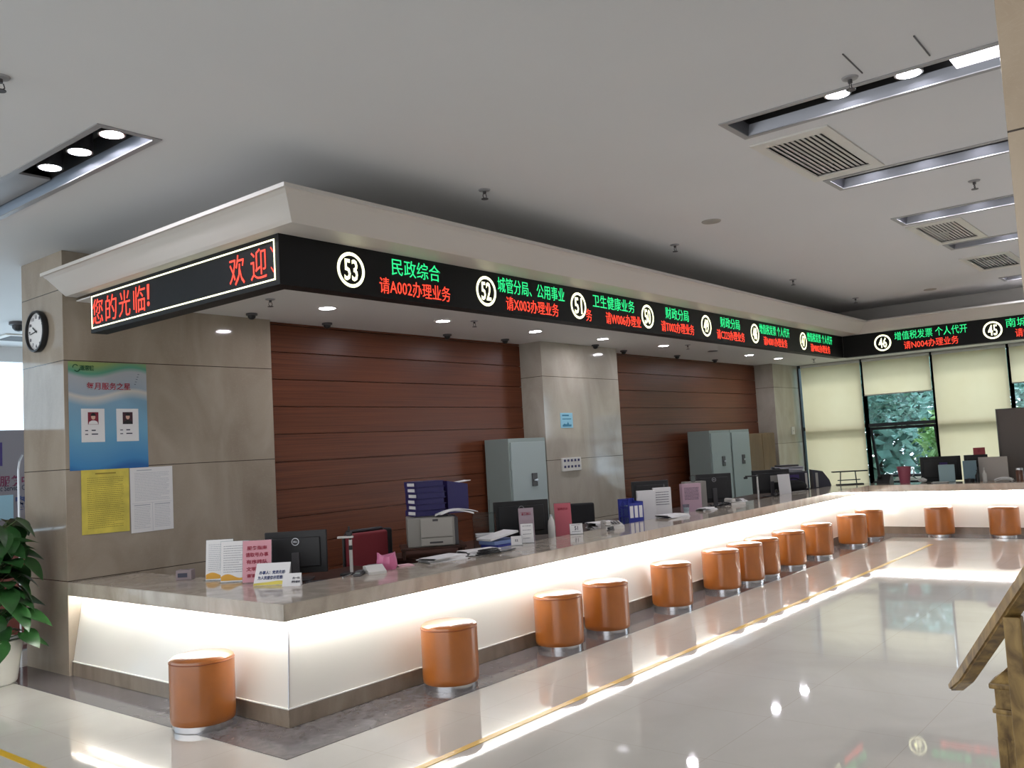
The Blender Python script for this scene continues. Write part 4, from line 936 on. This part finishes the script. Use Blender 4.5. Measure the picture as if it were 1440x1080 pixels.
# blue magazine file: lattice sides and three white spine labels
def magazine_file(lab, loc, yaw):
    t = thing('magazine_file', lab, 'file rack', loc, R(yaw))
    W, D, H = 0.20, 0.22, 0.30
    m = MB(); m.box(-W / 2, W / 2, -D / 2, D / 2, 0, 0.006); m.box(-W / 2, W / 2, D / 2 - 0.005, D / 2, 0.006, H)
    for x in (-W / 2, -W / 6, W / 6, W / 2): m.box(x - 0.003, x + 0.003, D / 2 - 0.03, D / 2 - 0.005, 0.006, H)
    m.box(-W / 2, W / 2, -D / 2, -D / 2 + 0.005, 0.006, H * 0.86); m.box(W / 2 - 0.004, W / 2, -D / 2, D / 2, 0.006, H * 0.9); m.build('shell', M_BLUEF, t)
    m = MB(); x = -W / 2
    for z in (0.01, 0.1, 0.2, H - 0.012): m.box(x - 0.002, x + 0.002, -D / 2, D / 2, z, z + 0.012)
    for y in (-D / 2, 0, D / 2 - 0.012): m.box(x - 0.002, x + 0.002, y, y + 0.012, 0, H)
    for k in range(9):
        for sgn in (1, -1):
            q = MB(); q.box(x - 0.0015, x + 0.0015, -0.003, 0.003, -0.19, 0.19); bmesh.ops.rotate(q.bm, cent=(0, 0, 0), matrix=Matrix.Rotation(R(sgn * 40), 3, 'X'), verts=q.bm.verts)
            bmesh.ops.translate(q.bm, vec=(0, -D / 2 + 0.028 * k, H / 2), verts=q.bm.verts)
            bmesh.ops.bisect_plane(q.bm, geom=q.bm.verts[:] + q.bm.edges[:] + q.bm.faces[:], plane_co=(0, D / 2, 0), plane_no=(0, 1, 0), clear_outer=True)
            bmesh.ops.bisect_plane(q.bm, geom=q.bm.verts[:] + q.bm.edges[:] + q.bm.faces[:], plane_co=(0, -D / 2, 0), plane_no=(0, -1, 0), clear_outer=True)
            bmesh.ops.bisect_plane(q.bm, geom=q.bm.verts[:] + q.bm.edges[:] + q.bm.faces[:], plane_co=(0, 0, H), plane_no=(0, 0, 1), clear_outer=True)
            bmesh.ops.bisect_plane(q.bm, geom=q.bm.verts[:] + q.bm.edges[:] + q.bm.faces[:], plane_co=(0, 0, 0), plane_no=(0, 0, -1), clear_outer=True)
            m.merge(q.bm)
    m.build('lattice_side', M_BLUEF, t)
    for k in range(3): m = MB(); m.box(-0.085 + k * 0.062, -0.04 + k * 0.062, -D / 2 - 0.002, -D / 2, 0.09, 0.225); m.build('spine_label', M_WHITE, t)
    m = MB(); m.box(-W / 2 + 0.01, W / 2 - 0.01, -D / 2 + 0.02, D / 2 - 0.03, 0.006, H * 0.75); m.build('contents', M_PBLUE, t)
magazine_file('deep blue lattice magazine file with three white spine labels', (5.48, 0.86, 0.70), -25)
paper_pile('flat white papers with a blue edge right of the magazine file', (5.80, 0.52, HT + 0.0005), -5, 4, 0.34, 0.22)
def board(lab, loc, yaw, w, h, m_, lines=None, thick=0.05, name='document_file', inkm=None, group='upright files in the middle of the counter'):
    t = thing(name, lab, 'file', loc, R(yaw), group)
    m = MB(); m.box(-w / 2, w / 2, -thick / 2, thick / 2, 0, h, bev=0.004); m.build('cover', m_, t)
    if lines:
        for k in range(lines):
            m = MB(); zz = h * (0.85 - 0.4 * k / max(1, lines - 1)); textlines(m, -w / 2 + 0.03, w / 2 - 0.03, zz, zz, 1, -thick / 2 - 0.0005, rng, 0.004); m.build('text_line', inkm or M_INK, t)
    return t
board('white upright file left of the printed one, behind the blue magazine file', (6.03, 0.98, 0.70), -45, 0.22, 0.36, M_WHITE, thick=0.06)
board('white upright file printed with dark text lines before a black monitor', (6.33, 0.93, 0.70), -45, 0.225, 0.375, M_WHITE, lines=6)
monitor('black monitor behind the two white upright files', (6.55, 1.22, 0.70), -45, 0.48, 0.40, 0.05, logo=False)
t = thing('clear_cup', 'clear plastic cup shining at the counter edge right of the white files', 'cup', (6.28, 0.58, HT)); m = MB(); m.lathe([(0, 0), (0.03, 0), (0.042, 0.11), (0.039, 0.11), (0.028, 0.004), (0, 0.004)], n=20); m.build('cup_wall', M_ACRYL, t, smooth=True); m = MB(); m.lathe([(0, 0.005), (0.0285, 0.005), (0.034, 0.07), (0, 0.07)], n=20); m.build('tissue_wad', M_WHITE, t, smooth=True)
paper_pile('scattered white slips and cables on the counter edge, middle', (6.75, 0.56, HT), 0, 4, 0.28, 0.12)
board('pale pink printed file box left of the grey box', (7.20, 1.0, 0.70), -42, 0.26, 0.37, mat('pale_rose_print', (196, 164, 178), 0.5), lines=9, thick=0.10)
t = board('light grey box file standing behind the pink file box', (7.72, 1.22, 0.70), -42, 0.30, 0.37, M_GREYP, thick=0.16, name='box_file')
t = thing('desk_fan_ring', 'small wire ring clip on top of the grey box file', 'clip', (7.60, 1.16, 1.071), R(-45)); m = MB(); m.tube([(0.045 * math.cos(a), 0, 0.045 + 0.045 * math.sin(a)) for a in [i * 2 * math.pi / 20 for i in range(21)]], 0.004, 6); m.build('wire', M_DGREY, t); t.name = 'wire_clip'
telephone('white desk telephone before the far black monitor', (7.62, 0.58, HT), -35)
t = thing('cable_bundle', 'tangle of black cables on the counter right of the pink file box', 'cables', (7.16, 0.55, HT))
for k in range(4):
    m = MB(); r2 = random.Random(k); m.tube([(-0.25 + 0.045 * i, r2.uniform(-0.04, 0.04), 0.008 + r2.uniform(0, 0.05)) for i in range(12)], 0.007, 6); m.build('cord', M_BLACK, t, smooth=True)
monitor('black monitor before the pair of grey cabinets', (8.12, 1.12, 0.70), -48, 0.50, 0.40, 0.05)
t = thing('paper_scroll', 'white paper roll lying before the black monitor by the grey cabinets', 'paper roll', (8.36, 0.78, 0.70), R(-20))
m = MB(); m.cyl((-0.15, 0, 0.045), (-0.04, 0, 0.045), 0.045, n=20); m.build('roll', M_WHITE, t, smooth=True)
m = MB()
for i in range(6): m.poly([(-0.04 + .045 * i, -0.04, 0.02 + 0.012 * math.sin(i)), (0.005 + .045 * i, -0.04, 0.02 + 0.012 * math.sin(i + 1)), (0.005 + .045 * i, 0.06, 0.05 + 0.02 * math.sin(i + 1)), (-0.04 + .045 * i, 0.06, 0.05 + 0.02 * math.sin(i))])
m.build('loose_sheet', M_WHITE, t)
t = thing('document_camera', 'white post document camera right of the monitor by the grey cabinets', 'document camera', (8.86, 0.80, 0.70), R(B1))
m = MB(); m.box(-0.06, 0.06, -0.06, 0.06, 0, 0.02, bev=0.005); m.build('base', M_DGREY, t)
m = MB(); m.cyl((0, 0, 0.02), (0, 0, 0.36), 0.014); m.build('post', M_WHITEP, t, smooth=True)
m = MB(); m.box(-0.17, 0.02, -0.015, 0.015, 0.36, 0.38, bev=0.004); m.build('arm', M_BLACK, t)
m = MB(); m.box(-0.19, -0.14, -0.02, 0.02, 0.335, 0.362, bev=0.005); m.build('camera_head', M_BLACK, t)
t = thing('headset', 'dark headset lying on the counter beside the white post camera', 'headset', (8.98, 0.58, HT), R(10)); m = MB(); m.tube([(0.07 * math.cos(a), 0.0, 0.03 + 0.07 * math.sin(a)) for a in [i * math.pi / 12 for i in range(13)]], 0.007, 6); m.build('band', M_BLACK, t)
for k in (-1, 1): m = MB(); m.sphere((k * 0.07, 0, 0.03), 0.03, (0.6, 1, 1)); m.build('ear_cup', M_BLACK, t, smooth=True)
monitor('wide black monitor before the tan board, right of the grey cabinets', (9.95, 1.06, 0.70), -45, 0.60, 0.36, 0.05, logo=False, sticker=M_GREYP)
stand_card('plain white card stand before the wide monitor at the far end', (9.86, 0.80, 0.70), -45, 0.19, 0.34, M_WHITE)
t = thing('card_reader', 'flat grey device on the counter below the plain white card', 'card reader', (9.85, 0.58, HT), R(-10)); m = MB(); m.box(-0.13, 0.13, -0.05, 0.05, 0, 0.02, bev=0.006); m.build('shell', M_GREYP, t); m = MB(); m.box(-0.1, 0.0, -0.035, 0.035, 0.02, 0.022); m.build('display', M_DGREY, t)
t = thing('bag', 'dark shoulder bag slumped on the desk beside the far printer', 'bag', (10.42, 0.9, 0.70), R(-40)); m = MB(); m.sphere((0, 0, 0.112), 0.2, (1.15, 0.6, 0.55), 20); m.build('bag_body', M_BLKF, t, smooth=True); m = MB(); m.tube([(0.15 * math.cos(a), -0.02, 0.12 + 0.13 * math.sin(a)) for a in [i * math.pi / 14 for i in range(15)]], 0.01, 6); m.build('strap', M_BLKF, t)
t = thing('laser_printer', 'dark printer under a pile of papers at the inner corner', 'printer', (10.98, 1.20, 0.70), R(-45))
m = MB(); m.box(-0.26, 0.26, -0.2, 0.2, 0, 0.33, bev=0.02); m.build('body', mat('navy_black_plastic', (34, 34, 50), 0.4), t)
m = MB(); m.box(-0.15, 0.1, -0.204, -0.2, 0.16, 0.28); m.build('panel_label', M_PURP, t); m = MB(); m.box(-0.15, 0.1, -0.203, -0.2, 0.12, 0.145); m.build('panel_strip', M_GREYP, t)
m = MB(); m.box(0.20, 0.235, -0.212, -0.2, 0.05, 0.3, bev=0.004); m.build('side_grip', M_WHITEP, t)
paper_pile('thick pile of grey and white papers on the dark corner printer', (10.94, 1.20, 1.0305), -45, 9, 0.44, 0.3, mat('grey_white_paper', (186, 188, 196), 0.6))
t = thing('document_box', 'flat dark lidded box on the paper pile of the corner printer', 'box', (10.90, 1.18, 1.115), R(-43)); m = MB(); m.box(-0.16, 0.16, -0.11, 0.11, 0, 0.03, bev=0.004); m.build('lid', M_DGREY, t)
for w_ in (1,): m = MB(); m.box(-0.15, 0.15, -0.1, 0.1, -0.0005, 0.0); m.build('base', M_DGREY, t)
t = thing('covered_machine', 'grey machine with a sloping cover right of the dark corner printer', 'machine', (11.60, 0.90, 0.70), R(-60)); m = MB(); m.prism([(-0.14, 0), (0.16, 0), (0.12, 0.15), (0.02, 0.30), (-0.14, 0.33)], 0.34, Matrix(((1, 0, 0, 0), (0, 0, -1, 0.17), (0, 1, 0, 0), (0, 0, 0, 1)))); m.build('cover', mat('slate_cover', (74, 74, 86), 0.5), t); m = MB(); m.box(-0.1, -0.06, -0.174, -0.17, 0.04, 0.28); m.build('stripe', M_WHITEP, t)
t = thing('metal_rack', 'low black metal rack at the inner counter corner before the blind', 'rack', (11.60, 0.40, HT), R(-58))
m = MB(); m.box(-0.28, 0.28, -0.05, 0.05, 0.21, 0.228); m.build('top_bar', M_BLACK, t)
for x in (-0.16, 0.10): m = MB(); m.cyl((x, 0, 0.015), (x * 0.9, 0, 0.21), 0.009); m.build('leg', M_DGREY, t)
m = MB(); m.box(-0.22, 0.2, -0.06, 0.06, 0, 0.016); m.build('foot_plate', M_BLACK, t); m = MB(); m.box(-0.2, 0.16, -0.012, 0.012, 0.07, 0.085); m.build('cross_bar', M_DGREY, t)
# far counter
DZ = 0.70
t = thing('desk_telephone', 'dark wedge shaped telephone on the far counter below the open window', 'telephone', (11.72, -0.12, HT), R(-90)); m = MB(); m.prism([(-0.12, 0), (0.12, 0), (0.1, 0.14), (0.0, 0.15), (-0.12, 0.03)], 0.2, Matrix(((0, 0, 1, -0.1), (1, 0, 0, 0), (0, 1, 0, 0), (0, 0, 0, 1)))); m.build('shell', M_BLACK, t); m = MB(); m.box(-0.09, -0.04, -0.1, 0.06, 0.1, 0.125, bev=0.01); m.build('handset', M_BLACK, t)
t = thing('bucket', 'rose coloured plastic bucket on the far counter left of the monitor', 'bucket', (11.78, -0.41, HT)); m = MB(); m.lathe([(0, 0), (0.075, 0), (0.105, 0.25), (0.112, 0.25), (0.112, 0.262), (0.1, 0.262), (0.07, 0.01), (0, 0.01)], n=28); m.build('shell', M_BIN, t, smooth=True); m = MB(); m.tube([(0.02 + 0.0 * a, -0.112 - 0.03 * math.sin(a), 0.17 + 0.06 * math.cos(a)) for a in [i * math.pi / 8 for i in range(9)]], 0.008, 6); m.build('handle', M_WHITEP, t)
monitor('black monitor seen from behind on the far counter, with a blue sticker', (12.2, -0.86, DZ), -70, 0.60, 0.39, 0.06, logo=False, sticker=M_PURP)
t = thing('paper_stack', 'crumpled white tissue before the monitor on the far counter', 'papers', (11.72, -0.70, HT)); m = MB(); m.sphere((0, 0, 0.035), 0.06, (0.8, 1.2, 0.6), 10); [setattr(v, 'co', v.co * rng.uniform(0.8, 1.15)) for v in m.bm.verts]; bmesh.ops.translate(m.bm, vec=(0, 0, 0.004), verts=m.bm.verts); m.build('tissue', M_WHITE, t); t.name = 'crumpled_tissue'
board('pale blue upright folder in front of the far monitor', (11.80, -1.04, HT), -80, 0.23, 0.27, M_PBLUE, thick=0.05, group='upright folders on the far counter')
paper_pile('flat white forms before the pale blue folder on the far counter', (11.62, -0.98, HT), -85, 3, 0.22, 0.14)
board('tall grey blue folder on the far counter, left of the white divider', (11.83, -1.37, HT), -80, 0.19, 0.32, mat('slate_blue_folder', (112, 140, 152), 0.5), thick=0.07, group='upright folders on the far counter')
monitor('black monitor edge behind the grey blue folder, under the red box', (12.42, -1.34, DZ), -75, 0.34, 0.39, 0.06, logo=False)
t = thing('carton', 'small red carton on top of the farther monitor', 'box', (12.415, -1.40, DZ + 0.06 + 0.391), R(-75)); m = MB(); m.box(-0.085, 0.085, -0.018, 0.018, 0, 0.11, bev=0.003); m.build('carton_body', mat('red_carton', (176, 70, 76), 0.5), t); m = MB(); m.text('茶', 0.05, 0.05, fy(0, -0.0185, 0.06)); m.build('print', M_INKR, t)
t = thing('screen_divider', 'white desk divider on the far counter before the grey partition', 'divider', (12.02, -1.66, DZ), R(-85)); m = MB(); m.box(-0.20, 0.20, -0.012, 0.012, 0.02, 0.42, bev=0.004); m.build('panel', mat('off_white_panel', (190, 182, 174), 0.5), t)
for k in (-1, 1): m = MB(); m.box(k * 0.15 - 0.01, k * 0.15 + 0.01, -0.06, 0.06, 0, 0.02); m.build('foot', M_WHITEP, t)
for k, (y, h_, mm_, lab) in enumerate(((-1.50, 0.17, M_BLACK, 'dark small bottle with a pump before the white divider'), (-1.60, 0.20, M_WHITEP, 'white small bottle right of the dark pump bottle'))):
    t = thing('pump_bottle', lab, 'bottle', (11.66, y, HT)); m = MB(); m.lathe([(0, 0), (0.03, 0), (0.03, h_ * .6), (0.012, h_ * .75), (0.012, h_ * .85), (0, h_ * .85)], n=16); m.build('bottle_body', mm_, t, smooth=True); m = MB(); m.cyl((0, 0, h_ * .85), (0, 0, h_), 0.004); m.box(-0.03, 0.006, -0.006, 0.006, h_, h_ + 0.012); m.build('pump', mm_, t)
t = thing('desk_tray', 'dark round tray with small things before the white divider', 'tray', (11.60, -1.40, HT)); m = MB(); m.lathe([(0, 0), (0.07, 0), (0.075, 0.05), (0.068, 0.05), (0.06, 0.01), (0, 0.01)], n=20); m.build('shell', M_BLACK, t, smooth=True); m = MB(); m.box(-0.03, 0.03, -0.015, 0.015, 0.01, 0.06, bev=0.004); m.build('contents', M_DGREY, t)
paper_pile('crumpled white papers on the far counter at the picture edge', (11.62, -1.86, HT), -80, 4, 0.24, 0.12, M_WHITE, -0.03)
t = thing('tea_jar', 'brown glass tea jar on the far counter at the picture edge', 'jar', (11.62, -2.08, HT)); m = MB(); m.lathe([(0, 0), (0.05, 0), (0.052, 0.02), (0.052, 0.15), (0.045, 0.165), (0, 0.165)], n=20); m.build('jar_body', mat('brown_glass', (104, 72, 58), 0.2), t, smooth=True); m = MB(); m.lathe([(0, 0.1655), (0.048, 0.1655), (0.048, 0.195), (0, 0.195)], n=20); m.build('lid', M_ALU, t)
t = thing('office_partition', 'tall grey partition screen before the far windows at the right', 'partition', (12.95, -1.62, 0), 0)
m = MB(); m.box(-0.02, 0.02, -1.5, 0.0, 0.06, 1.84, bev=0.004); m.build('panel', M_PART, t)
m = MB(); m.box(-0.025, 0.025, -1.53, 0.03, 1.84, 1.865); m.box(-0.025, 0.025, 0.0, 0.03, 0, 1.84); m.box(-0.025, 0.025, -1.53, -1.5, 0, 1.84); m.box(-0.025, 0.025, -1.5, 0.0, 0.0, 0.06); m.build('frame', mat('taupe_frame', (112, 104, 100), 0.5), t)

# ------------------------------------------------------------------ cabinets against the back wall
def cabinet(lab, x0, yf, w, d, h, hx):
    t = thing('steel_cabinet', lab, 'cabinet', (x0, yf, 0), 0, 'grey steel cabinets along the back wall')
    m = MB(); m.box(0, w, 0.004, d, 0.03, h, bev=0.006); m.build('body', M_CABI, t)
    m = MB(); m.box(0.05, w - 0.05, 0.06, d - 0.06, 0, 0.03); m.build('base', M_DGREY, t)
    dr = MB(); dr.box(0.03, w - 0.03, -0.014, 0.004, 0.08, h - 0.05, bev=0.005); dr = dr.build('door', M_CABD, t)
    m = MB(); m.box(hx - 0.055, hx + 0.055, -0.028, -0.014, h - 0.63, h - 0.46, bev=0.005); m.build('keypad_lock', M_DGREY, dr)
    m = MB(); m.cyl((hx + 0.02, -0.028, h - 0.55), (hx + 0.02, -0.05, h - 0.55), 0.02); m.box(hx - 0.05, hx + 0.03, -0.058, -0.046, h - 0.562, h - 0.54, bev=0.004); m.build('handle', M_ALU, dr)
    m = MB()
    for k in range(2): m.box(0.012, 0.03, -0.012, 0.004, 0.3 + k * (h - 0.7), 0.42 + k * (h - 0.7), bev=0.003)
    m.build('hinge', M_CABI, t)
    return t
cabinet('single grey steel cabinet with a keypad lock left of the marble pillar', 5.38, 2.55, 0.78, 0.40, 1.785, 0.48)
cabinet('left of the two adjoining grey steel cabinets by the far wall', 10.74, 2.45, 0.80, 0.42, 1.785, 0.45)
cabinet('right of the two adjoining grey steel cabinets by the far wall', 11.55, 2.45, 0.80, 0.42, 1.785, 0.45)
t = thing('wooden_cupboard', 'tan wooden cupboard between the grey cabinets and the far pillar', 'cupboard', (12.40, 2.48, 0), 0)
m = MB(); m.box(0, 1.2, 0.02, 0.45, 0, 1.70, bev=0.004); m.build('carcass', M_BROWN, t)
for k in range(2):
    m = MB(); m.box(0.01 + 0.595 * k, 0.59 + 0.595 * k, 0.0, 0.019, 0.05, 1.69, bev=0.003); d_ = m.build('door', M_BROWN, t)
    m = MB(); m.box(0.54 + 0.09 * k, 0.55 + 0.09 * k, -0.02, 0.0, 0.85, 0.97); m.build('handle', M_ALU, d_)

# ------------------------------------------------------------------ far left: glazed front, notice backdrop, desk, pole
gl = MB(); gl.box(-9, 8, 9.0, 9.12, 3.32, 3.9); struct(gl.build('wall_end', M_CEIL), 'bulkhead over the bright glazed end')
fr = MB()
for x in (-4.6, -3.1, -1.6, -0.1, 3.4, 4.9): fr.box(x - 0.025, x + 0.025, 9.02, 9.1, 0, 3.32)
wobj = struct(fr.build('window_8', M_FRAME), 'bright glazed end of the hall')
g = MB(); g.box(-9, 8, 9.05, 9.058, 0.02, 3.32); g.build('pane', M_GLASS, wobj)
w = MB(); w.box(0.25, 15.6, 3.68, 3.8, 0, 3.9); struct(w.build('wall_side', M_SOFF), 'rear side of the staff area')
t = thing('notice_backdrop', 'grey backdrop panel with maroon and purple lettering at far left', 'backdrop', (-1.6, 6.0, 0), 0)
m = MB(); m.box(0, 3.0, -0.02, 0.02, 1.05, 2.175, bev=0.004); m.build('panel', M_GREYB, t)
m = MB()
for x in (0.05, 2.95): m.box(x - 0.025, x + 0.025, -0.015, 0.015, 0.0, 1.05)
m.build('post', M_ALU, t)
m = MB(); m.text('政务服务中心', 0.66, 0.12, fy(2.395, -0.021, 1.61), bold=0.02); m.build('heading', M_MAROON, t)
m = MB(); m.text('Public Service Center', 0.50, 0.06, fy(2.43, -0.021, 1.53), bold=0.01); m.build('subheading', M_INK, t)
m = MB(); m.box(2.0, 2.315, -0.024, -0.02, 1.78, 2.04); m.build('purple_block', M_PURP, t)
m = MB(); m.box(2.15, 2.42, -0.03, -0.02, 1.185, 1.455); m.build('leaflet', mat('pale_cyan_print', (150, 190, 206), 0.5), t)
m = MB(); m.text('窗口', 0.22, 0.16, fy(2.555, -0.021, 1.36), bold=0.04); m.build('side_lettering', M_INKB, t)
t = thing('reception_desk', 'red brown desk below the grey backdrop at far left', 'desk', (-1.6, 5.1, 0), 0)
m = MB(); m.box(0, 3.0, 0, 0.6, 0.0, 1.0, bev=0.005); m.build('body', M_REDW, t); m = MB(); m.box(-0.03, 3.03, -0.03, 0.63, 1.0, 1.04, bev=0.005); m.build('top', M_REDW, t)
t = thing('steel_pole', 'thin steel pole with a bent top beside the marble block', 'pole', (0.33, 4.62, 0), 0)
m = MB(); m.tube([(0, 0, 0.02), (0, 0, 1.72), (0.012, 0, 1.80), (0.04, 0, 1.86)], 0.010, 10); m.build('tube', M_ALU, t, smooth=True); m = MB(); m.lathe([(0, 0), (0.14, 0), (0.14, 0.012), (0.03, 0.03), (0, 0.03)], n=24); m.build('base', M_ALU, t, smooth=True)
t = dup(bpy.data.objects['dome_camera'], (1.22, 6.75, CEIL), label='white dome camera on the ceiling far left', group='dome cameras in the hall'); t.scale = (1.9, 1.9, 1.9)
t = thing('ceiling_cassette', 'dark edged ceiling cassette at far left beyond the marble block', 'air vent', (1.9, 8.0, CEIL), 0); m = MB(); m.box(-0.45, 0.45, -0.3, 0.3, -0.02, 0.0, bev=0.004); m.build('frame', M_WHITEP, t); m = MB(); m.box(-0.36, 0.36, -0.22, 0.22, -0.024, -0.02); m.build('grille', M_DARKH, t)

# ------------------------------------------------------------------ potted plant at the left
PX, PY = -0.44, 3.22
t = thing('potted_plant', 'tall leafy plant in a white pot beside the marble block', 'plant', (PX, PY, 0.0035), 0)
m = MB(); m.lathe([(0, 0), (0.15, 0), (0.165, 0.02), (0.21, 0.33), (0.215, 0.345), (0.2, 0.345), (0.19, 0.3), (0, 0.3)], n=36); m.build('pot', M_POT, t, smooth=True)
m = MB(); m.lathe([(0.19, 0.302), (0.1, 0.312), (0, 0.315)], n=24); m.build('soil', M_SOIL, t, smooth=True)
m = MB(); prng = random.Random(5); stems = MB(); stems.cyl((0, 0, 0.3), (0.01, 0, 1.15), 0.045, 0.035)
def leaf(mb, q, L, W):
    n = 7; rib = []; le = []; ri = []
    for i in range(n + 1):
        u = i / n; wd = W * (math.sin(math.pi * min(1, (u * 0.93 + 0.07))) ** 0.75) * (1.12 - 0.55 * u)
        x = L * u; zc = -0.30 * L * u * u
        rib.append(q @ Vector((x, 0, zc))); le.append(q @ Vector((x - 0.03 * (1 - u), wd, zc + 0.22 * wd))); ri.append(q @ Vector((x - 0.03 * (1 - u), -wd, zc + 0.22 * wd)))
    b2 = bmesh.new(); A = [b2.verts.new(p) for p in rib]; Bv = [b2.verts.new(p) for p in le]; Cv = [b2.verts.new(p) for p in ri]
    for i in range(n): b2.faces.new((A[i], A[i + 1], Bv[i + 1], Bv[i])); b2.faces.new((A[i], Cv[i], Cv[i + 1], A[i + 1]))
    mb.merge(b2)
for k in range(96):
    z = 0.24 + 1.0 * (k / 95) ** 0.85; a = k * 2.399 + prng.uniform(-0.3, 0.3); r0 = 0.03; r1 = prng.uniform(0.10, 0.24) * (1.0 if z > 0.4 else 1.15)
    if z < 0.36: r1 = max(r1, 0.2)
    L = prng.uniform(0.17, 0.29); W = L * prng.uniform(0.40, 0.50)
    p0 = Vector((0, 0, max(z - 0.06, 0.32))); p1 = Vector((r1 * math.cos(a), r1 * math.sin(a), z + prng.uniform(0, 0.1)))
    if PX + p1.x + L * math.cos(a) > -0.02 and p1.y + PY > LB - 0.15: a += 1.7; p1 = Vector((r1 * math.cos(a), r1 * math.sin(a), p1.z))
    stems.cyl(p0, p1, 0.006, 0.004, 6)
    q = Matrix.Translation(p1) @ Matrix.Rotation(a + prng.uniform(-0.4, 0.4), 4, 'Z') @ Matrix.Rotation(R(prng.uniform(-12, 55)), 4, 'Y') @ Matrix.Rotation(prng.uniform(-0.4, 0.4), 4, 'X')
    leaf(m, q, L, W)
m.build('foliage', M_LEAF, t, smooth=True); stems.build('stem', M_STEM, t, smooth=True)

# ------------------------------------------------------------------ stair railing at the lower right
t = thing('stair_railing', 'worn gilded wooden stair railing at the lower right corner', 'railing', (-0.14, -4.03, 0), 0)
def bar(p0, p1, w, h, bev=0.006, cut=0.0):
    """square bar from p0 (low end, underside cut back) to p1"""
    p0, p1 = Vector(p0), Vector(p1); d = p1 - p0; L = d.length; xd = d.normalized(); yd = Vector((0, 0, 1)).cross(xd).normalized(); zd = xd.cross(yd)
    mt = Matrix(((xd.x, yd.x, zd.x, p0.x), (xd.y, yd.y, zd.y, p0.y), (xd.z, yd.z, zd.z, p0.z), (0, 0, 0, 1)))
    m = MB(); m.prism([(0, -h * 0.1), (0.0, h / 2), (L, h / 2), (L, -h / 2), (cut, -h / 2)], w, mt @ Matrix(((1, 0, 0, 0), (0, 0, 1, -w / 2), (0, 1, 0, 0), (0, 0, 0, 1))))
    bmesh.ops.recalc_face_normals(m.bm, faces=m.bm.faces); return m
O = Vector((-0.14, -4.03, 0))
bar(Vector((-0.586, -3.975, 0.868)) - O, Vector((-1.25, -4.345, 1.355)) - O, 0.042, 0.036, cut=0.12).build('handrail', M_RAIL, t, bevel=0.005)
nw = MB()
nw.box(-0.045, 0.045, -0.045, 0.045, 0.0, 0.70, bev=0.006); nw.box(-0.052, 0.052, -0.052, 0.052, 0.70, 0.715, bev=0.004); nw.box(-0.042, 0.042, -0.042, 0.042, 0.715, 0.778); nw.box(-0.056, 0.056, -0.056, 0.056, 0.778, 0.795, bev=0.005)
nw.prism([(-0.05, -0.05), (0.05, -0.05), (0.05, 0.05), (-0.05, 0.05)], 0.002, Matrix.Translation((0, 0, 0.795)))
nw.lathe([(0.07, 0.797), (0.0, 0.845)], n=4, mtx=Matrix.Rotation(R(45), 4, 'Z'))
for k in (-1, 0, 1): nw.box(-0.048, -0.044, k * 0.025 - 0.006, k * 0.025 + 0.006, 0.05, 0.62); nw.box(k * 0.025 - 0.006, k * 0.025 + 0.006, 0.044, 0.048, 0.05, 0.62)
nw.build('newel_post', M_RAIL, t)
for k, (x, y, zt) in enumerate(((-1.035, -4.225, 1.175), (-1.2, -4.315, 1.29))):
    m = MB(); m.box(x - O.x - 0.019, x - O.x + 0.019, y - O.y - 0.019, y - O.y + 0.019, 0.0, zt, bev=0.004); m.build('baluster', M_RAIL, t)
